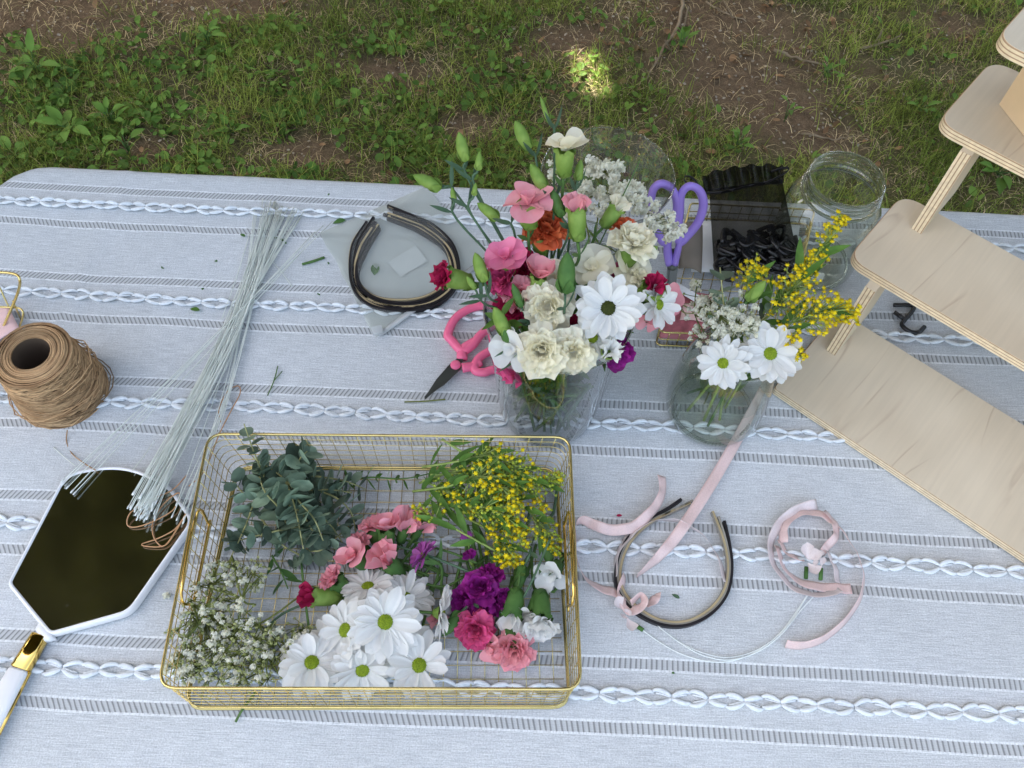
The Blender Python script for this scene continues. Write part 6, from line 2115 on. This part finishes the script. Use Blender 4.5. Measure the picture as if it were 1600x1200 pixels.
# ------------------------------------------------------------------ small gold tray with papers and packets behind the posy jar
tc_ = [(1024, 541), (1215, 548), (1262, 352), (1072, 342)]
tb_ = [Vector((P(x, y).x, P(x, y).y)) for x, y in tc_]
tray = thing('wire_tray', 'small gold wire tray of papers half hidden behind the posy jar', 'tray', Vector((sum(v.x for v in tb_) / 4, sum(v.y for v in tb_) / 4, T)))
TZ = 0.03
mb = MB()
for z, r in ((0.0025, 0.0012), (TZ, 0.0013), (TZ * 0.5, 0.0007)):
    tube(mb, [Vector((x, y, T + z)) for x, y in fillet([tuple(v) for v in tb_], 0.006, 4)], r, 6, closed=True)
mb.build('rim', GOLD, tray)
mb = MB()
def tq(fx, fy, z):
    q = tb_[0].lerp(tb_[1], fx).lerp(tb_[3].lerp(tb_[2], fx), fy)
    return Vector((q.x, q.y, T + z))
for i in range(1, 12):
    f = i / 12
    tube(mb, [tq(f, 0.01, .0025), tq(f, .99, .0025)], 0.0006, 4)
    tube(mb, [tq(0.01, f, .0033), tq(.99, f, .0033)], 0.0006, 4)
    for e in (0, 1):
        tube(mb, [tq(f, e, .0025), tq(f, e, TZ)], 0.0006, 4)
        tube(mb, [tq(e, f, .0025), tq(e, f, TZ)], 0.0006, 4)
mb.build('wire_mesh', GOLD, tray)
def sheet(name, quad, mat, label, cat, bend=0.0, n=8, group=None):
    """a curved sheet between four (px, py, h) corners"""
    c4 = [P(*q) for q in quad]
    mb = MB()
    vs, fs = [], []
    for j in range(n + 1):
        for i in range(n + 1):
            u, v = i / n, j / n
            p = c4[0].lerp(c4[1], u).lerp(c4[3].lerp(c4[2], u), v)
            vs.append(p + Vector((0, 0, bend * math.sin(PI * u) + bend * 0.5 * math.sin(PI * v))))
    for j in range(n):
        for i in range(n):
            fs.append((j * (n + 1) + i, j * (n + 1) + i + 1, (j + 1) * (n + 1) + i + 1, (j + 1) * (n + 1) + i))
    mb.add(vs, fs)
    o = mb.build(name, mat)
    md = o.modifiers.new('thickness', 'SOLIDIFY')
    md.thickness = 0.0004
    return tag(o, label, cat, group)
PG = 'papers in the small gold tray'
sheet('packet', [(1030, 528, .006), (1105, 538, .006), (1118, 462, .010), (1045, 455, .010)], ROSYP, 'deep rose packet with pale blotches at the front of the small tray', 'packet', .003, group=PG)
sheet('paper_strip', [(1050, 452, .026), (1100, 482, .022), (1104, 470, .026), (1056, 440, .030)], PAPERW, 'narrow white paper strip lying over the rose packet', 'paper', .002, group=PG)
sheet('paper_card', [(1095, 420, .02), (1235, 430, .02), (1246, 345, .035), (1110, 330, .035)], BLUSH, 'pale printed card lying under the organza pouch', 'paper', .003, group=PG) if False else sheet('paper_card', [(1080, 425, .014), (1238, 432, .014), (1250, 352, .022), (1085, 345, .022)], PAPERW, 'off white card lying under the organza pouch', 'paper', .003, group=PG)
sheet('kraft_sleeve', [(1060, 420, .022), (1096, 428, .022), (1098, 352, .05), (1066, 350, .05)], KRAFT, 'dark brown kraft paper sleeve behind the purple scissors', 'paper', .006, group=PG)
sheet('blush_card', [(1062, 500, .014), (1104, 505, .014), (1108, 478, .016), (1068, 474, .016)], BLUSH, 'blush pink tag on the rose packet', 'paper', .003, group=PG)

# ------------------------------------------------------------------ organza pouch with black hooks
def oz(q):
    return 0.028 + (430 - q[1]) * 0.00042
oc = P(1175, 420, .03)
og = thing('organza_pouch', 'sheer black organza drawstring pouch full of black plastic hooks', 'pouch', Vector((oc.x, oc.y, T)))
def ogsheet(dz, bul, name):
    m = MB()
    N = 16
    vs, fs = [], []
    tl_, tr_, br_, bl_ = (1108, 296), (1222, 280), (1248, 410), (1116, 428)
    for j in range(N + 1):
        v = j / N
        for i in range(N + 1):
            u = i / N
            l = (tl_[0] + (bl_[0] - tl_[0]) * v, tl_[1] + (bl_[1] - tl_[1]) * v)
            r_ = (tr_[0] + (br_[0] - tr_[0]) * v, tr_[1] + (br_[1] - tr_[1]) * v)
            q = (l[0] + (r_[0] - l[0]) * u, l[1] + (r_[1] - l[1]) * u)
            b = math.sin(PI * u) * math.sin(PI * (0.15 + 0.85 * v)) ** 0.6
            w = 0.0045 * math.sin(u * 26 + 3 * math.sin(v * 4 + dz * 900)) * (1 - v) ** 1.2
            vs.append(P(q[0], q[1], oz(q) + dz + bul * max(0, b) + w))
    for j in range(N):
        for i in range(N):
            fs.append((j * (N + 1) + i, j * (N + 1) + i + 1, (j + 1) * (N + 1) + i + 1, (j + 1) * (N + 1) + i))
    m.add(vs, fs)
    m.build(name, ORGANZA, og)
ogsheet(-0.001, -0.004, 'back_panel')
ogsheet(0.001, 0.018, 'front_panel')
m = MB()
N, M = 40, 6
vs, fs = [], []
for j in range(M + 1):
    v = j / M
    for i in range(N + 1):
        u = i / N
        q = (1100 + 126 * u + (-3 + 2 * u) * v, 300 - 14 * u - v * (26 + 8 * math.sin(u * 3)))
        w = 0.004 * math.sin(u * 40 + v * 1.5) * (0.4 + v)
        vs.append(P(q[0] + 1.6 * math.sin(u * 37), q[1] + 2.5 * math.sin(u * 29) * v, oz(q) + 0.004 + w))
for j in range(M):
    for i in range(N):
        fs.append((j * (N + 1) + i, j * (N + 1) + i + 1, (j + 1) * (N + 1) + i + 1, (j + 1) * (N + 1) + i))
m.add(vs, fs)
m.build('gathered_top', ORGDARK, og)
m = MB()
band(m, catmull([P(x, y, oz((x, y)) + .009) for x, y in [(1098, 302), (1130, 300), (1165, 292), (1200, 284), (1230, 268), (1228, 262), (1205, 268)]], 5), 0.004, 0.0006)
band(m, catmull([P(x, y, oz((x, y)) + .008) for x, y in [(1104, 304), (1085, 296), (1071, 284), (1070, 276), (1082, 278), (1098, 298)]], 5), 0.003, 0.0006)
m.build('drawstring', BLACKBAND, og)
def hook(c, az, s, label, group, tiltx=0.0):
    """small black shelf hook: a bar with a short cross pin and a hooked foot"""
    M = Matrix.Translation(c) @ Matrix.Rotation(az, 4, 'Z') @ Matrix.Rotation(tiltx, 4, 'X')
    m = MB()
    V = lambda x, y, z=0.0: M @ Vector((x * s, y * s, z * s))
    tube(m, catmull([V(-.010, .020), V(.012, .018), V(.010, .010), V(-.006, -.004), V(-.010, -.010), V(-.004, -.019), V(.006, -.021), V(.016, -.014)], 4), 0.0027 * s, 7)
    tube(m, [V(-.004, -.002), V(-.013, .010)], 0.0025 * s, 7)
    return tag(m.build('plastic_hook', BLACKPL), label, 'hook', group)
rg = random.Random(77)
for k in range(28):
    q = (rg.uniform(1136, 1236), rg.uniform(372, 418))
    hook(P(q[0], q[1], oz(q) + rg.uniform(0.002, 0.012)), rg.uniform(0, 6.28), 0.95, 'shiny black plastic hook heaped at the bottom of the organza pouch', 'black hooks in the organza pouch', rg.uniform(-.5, .5))
hook(P(1418, 497, .003), 0.15, 1.05, 'lone black plastic hook lying on the cloth under the middle shelf', None)

# ------------------------------------------------------------------ gold wire card stand at the left edge
cs = thing('card_stand', 'thin gold wire card stand cut by the left frame edge behind the twine', 'card stand', P(5, 500))
m = MB()
tube(m, catmull([P(-60, 425, .075), P(-10, 425, .075), P(22, 428, .075), P(31, 438, .072), P(27, 460, .05), P(10, 500, .018), P(2, 518, .004)], 6), 0.0016, 7)
tube(m, catmull([P(-40, 478, .03), P(10, 480, .03), P(31, 482, .03), P(36, 492, .026), P(30, 512, .006)], 6), 0.0012, 6)
tube(m, [P(-5, 440, .06), P(14, 480, .012), P(16, 520, .003)], 0.0010, 6)
tube(m, [P(20, 470, .035), P(33, 500, .008)], 0.0010, 6)
m.build('wire_frame', GOLD, cs)
sheet('pink_card', [(-40, 478, .002), (14, 480, .012), (30, 512, .012), (-40, 560, .002)], BLUSH, 'pink card leaning in the gold wire stand at the left edge', 'card', .002)

# ------------------------------------------------------------------ scraps on the cloth
def scrap_stem(pts, r, mat, label):
    m = MB()
    tube(m, catmull([P(x, y, .0025) for x, y in pts], 4), r, 6)
    return tag(m.build('stem_scrap', mat), label, 'stem scrap', 'plant scraps on the cloth')
def scrap_leaf(px, py, az, L, mat, label, kind='lance'):
    m = MB()
    petal(m, P(px, py, .0022), Vector((math.cos(az), math.sin(az), 0.03)), Vector((0.1, 0, 1)), L, L * 0.45, 0.3, -0.4, 5, 3, kind)
    return tag(m.build('leaf_scrap', mat), label, 'leaf scrap', 'plant scraps on the cloth')
scrap_stem([(472, 413), (490, 408), (507, 402)], 0.0018, STEM, 'cut green stem piece left of the frosted pouch')
scrap_leaf(312, 485, 2.9, 0.014, LEAF, 'small green leaf scrap left of the wire bundle')
scrap_stem([(418, 618), (428, 595), (434, 572)], 0.0007, STEM, 'tiny branched green twig behind the basket')
scrap_stem([(428, 595), (441, 580)], 0.0006, STEM, 'side shoot of the tiny twig behind the basket')
scrap_stem([(632, 628), (662, 627), (696, 624)], 0.0010, TWIGC, 'thin stem under the tip of the pink scissors')
scrap_leaf(540, 344, 3.4, 0.018, CALYXD, 'dark bract by the upper left edge of the frosted pouch')
scrap_leaf(585, 430, 1.6, 0.024, CALYXD, 'dark slim leaf lying inside the circle of pouched hair bands')
scrap_stem([(425, 371), (438, 373), (447, 380)], 0.0012, STEM, 'dark stem scrap right of the wire bundle top')
scrap_leaf(383, 370, 2.5, 0.010, CALYXD, 'tiny dark curl left of the wire bundle top')
scrap_leaf(963, 806, 0.2, 0.007, CRIMSON, 'dark red petal scrap on the openwork band near the ribbon tail')
scrap_leaf(1062, 935, 2.6, 0.009, STEMB, 'thin grey green needle inside the open hair bands')
for k, (x, y, lb) in enumerate([(513, 304, 'dark speck behind the pouch'), (513, 411, 'dark crumb beside the cut stem piece'), (338, 407, 'lone dark crumb between the upper braids'),
                                (317, 451, 'brown crumb on the openwork band'), (498, 459, 'dark crumb on the braid by the pouch'), (254, 418, 'brown speck pair left of the crease'),
                                (1051, 1052, 'dark crumb above the front braid')]):
    m = MB()
    c = P(x, y, .0022)
    for q in range(3):
        p = c + rv(rg, .0012)
        p.z = c.z
        lathe(m, [(0.0001, -.0006), (0.0011, -.0002), (0.0009, .0005), (0.0001, .0009)], p, 6)
    tag(m.build('crumb', CALYXD), lb + ' on the cloth', 'crumb', 'crumbs on the cloth')
for k, (x, y, lb) in enumerate([(260, 931, "tiny fallen white floret left of the basket wall"), (395, 1095, "white floret caught in the front wires"), (1090, 590, 'white floret left of the posy jar')]):
    m = MB()
    floret_white(m, P(x, y, .004), rg, .0036)
    tag(m.build('fallen_floret', BREATH), lb, 'floret', 'fallen florets')
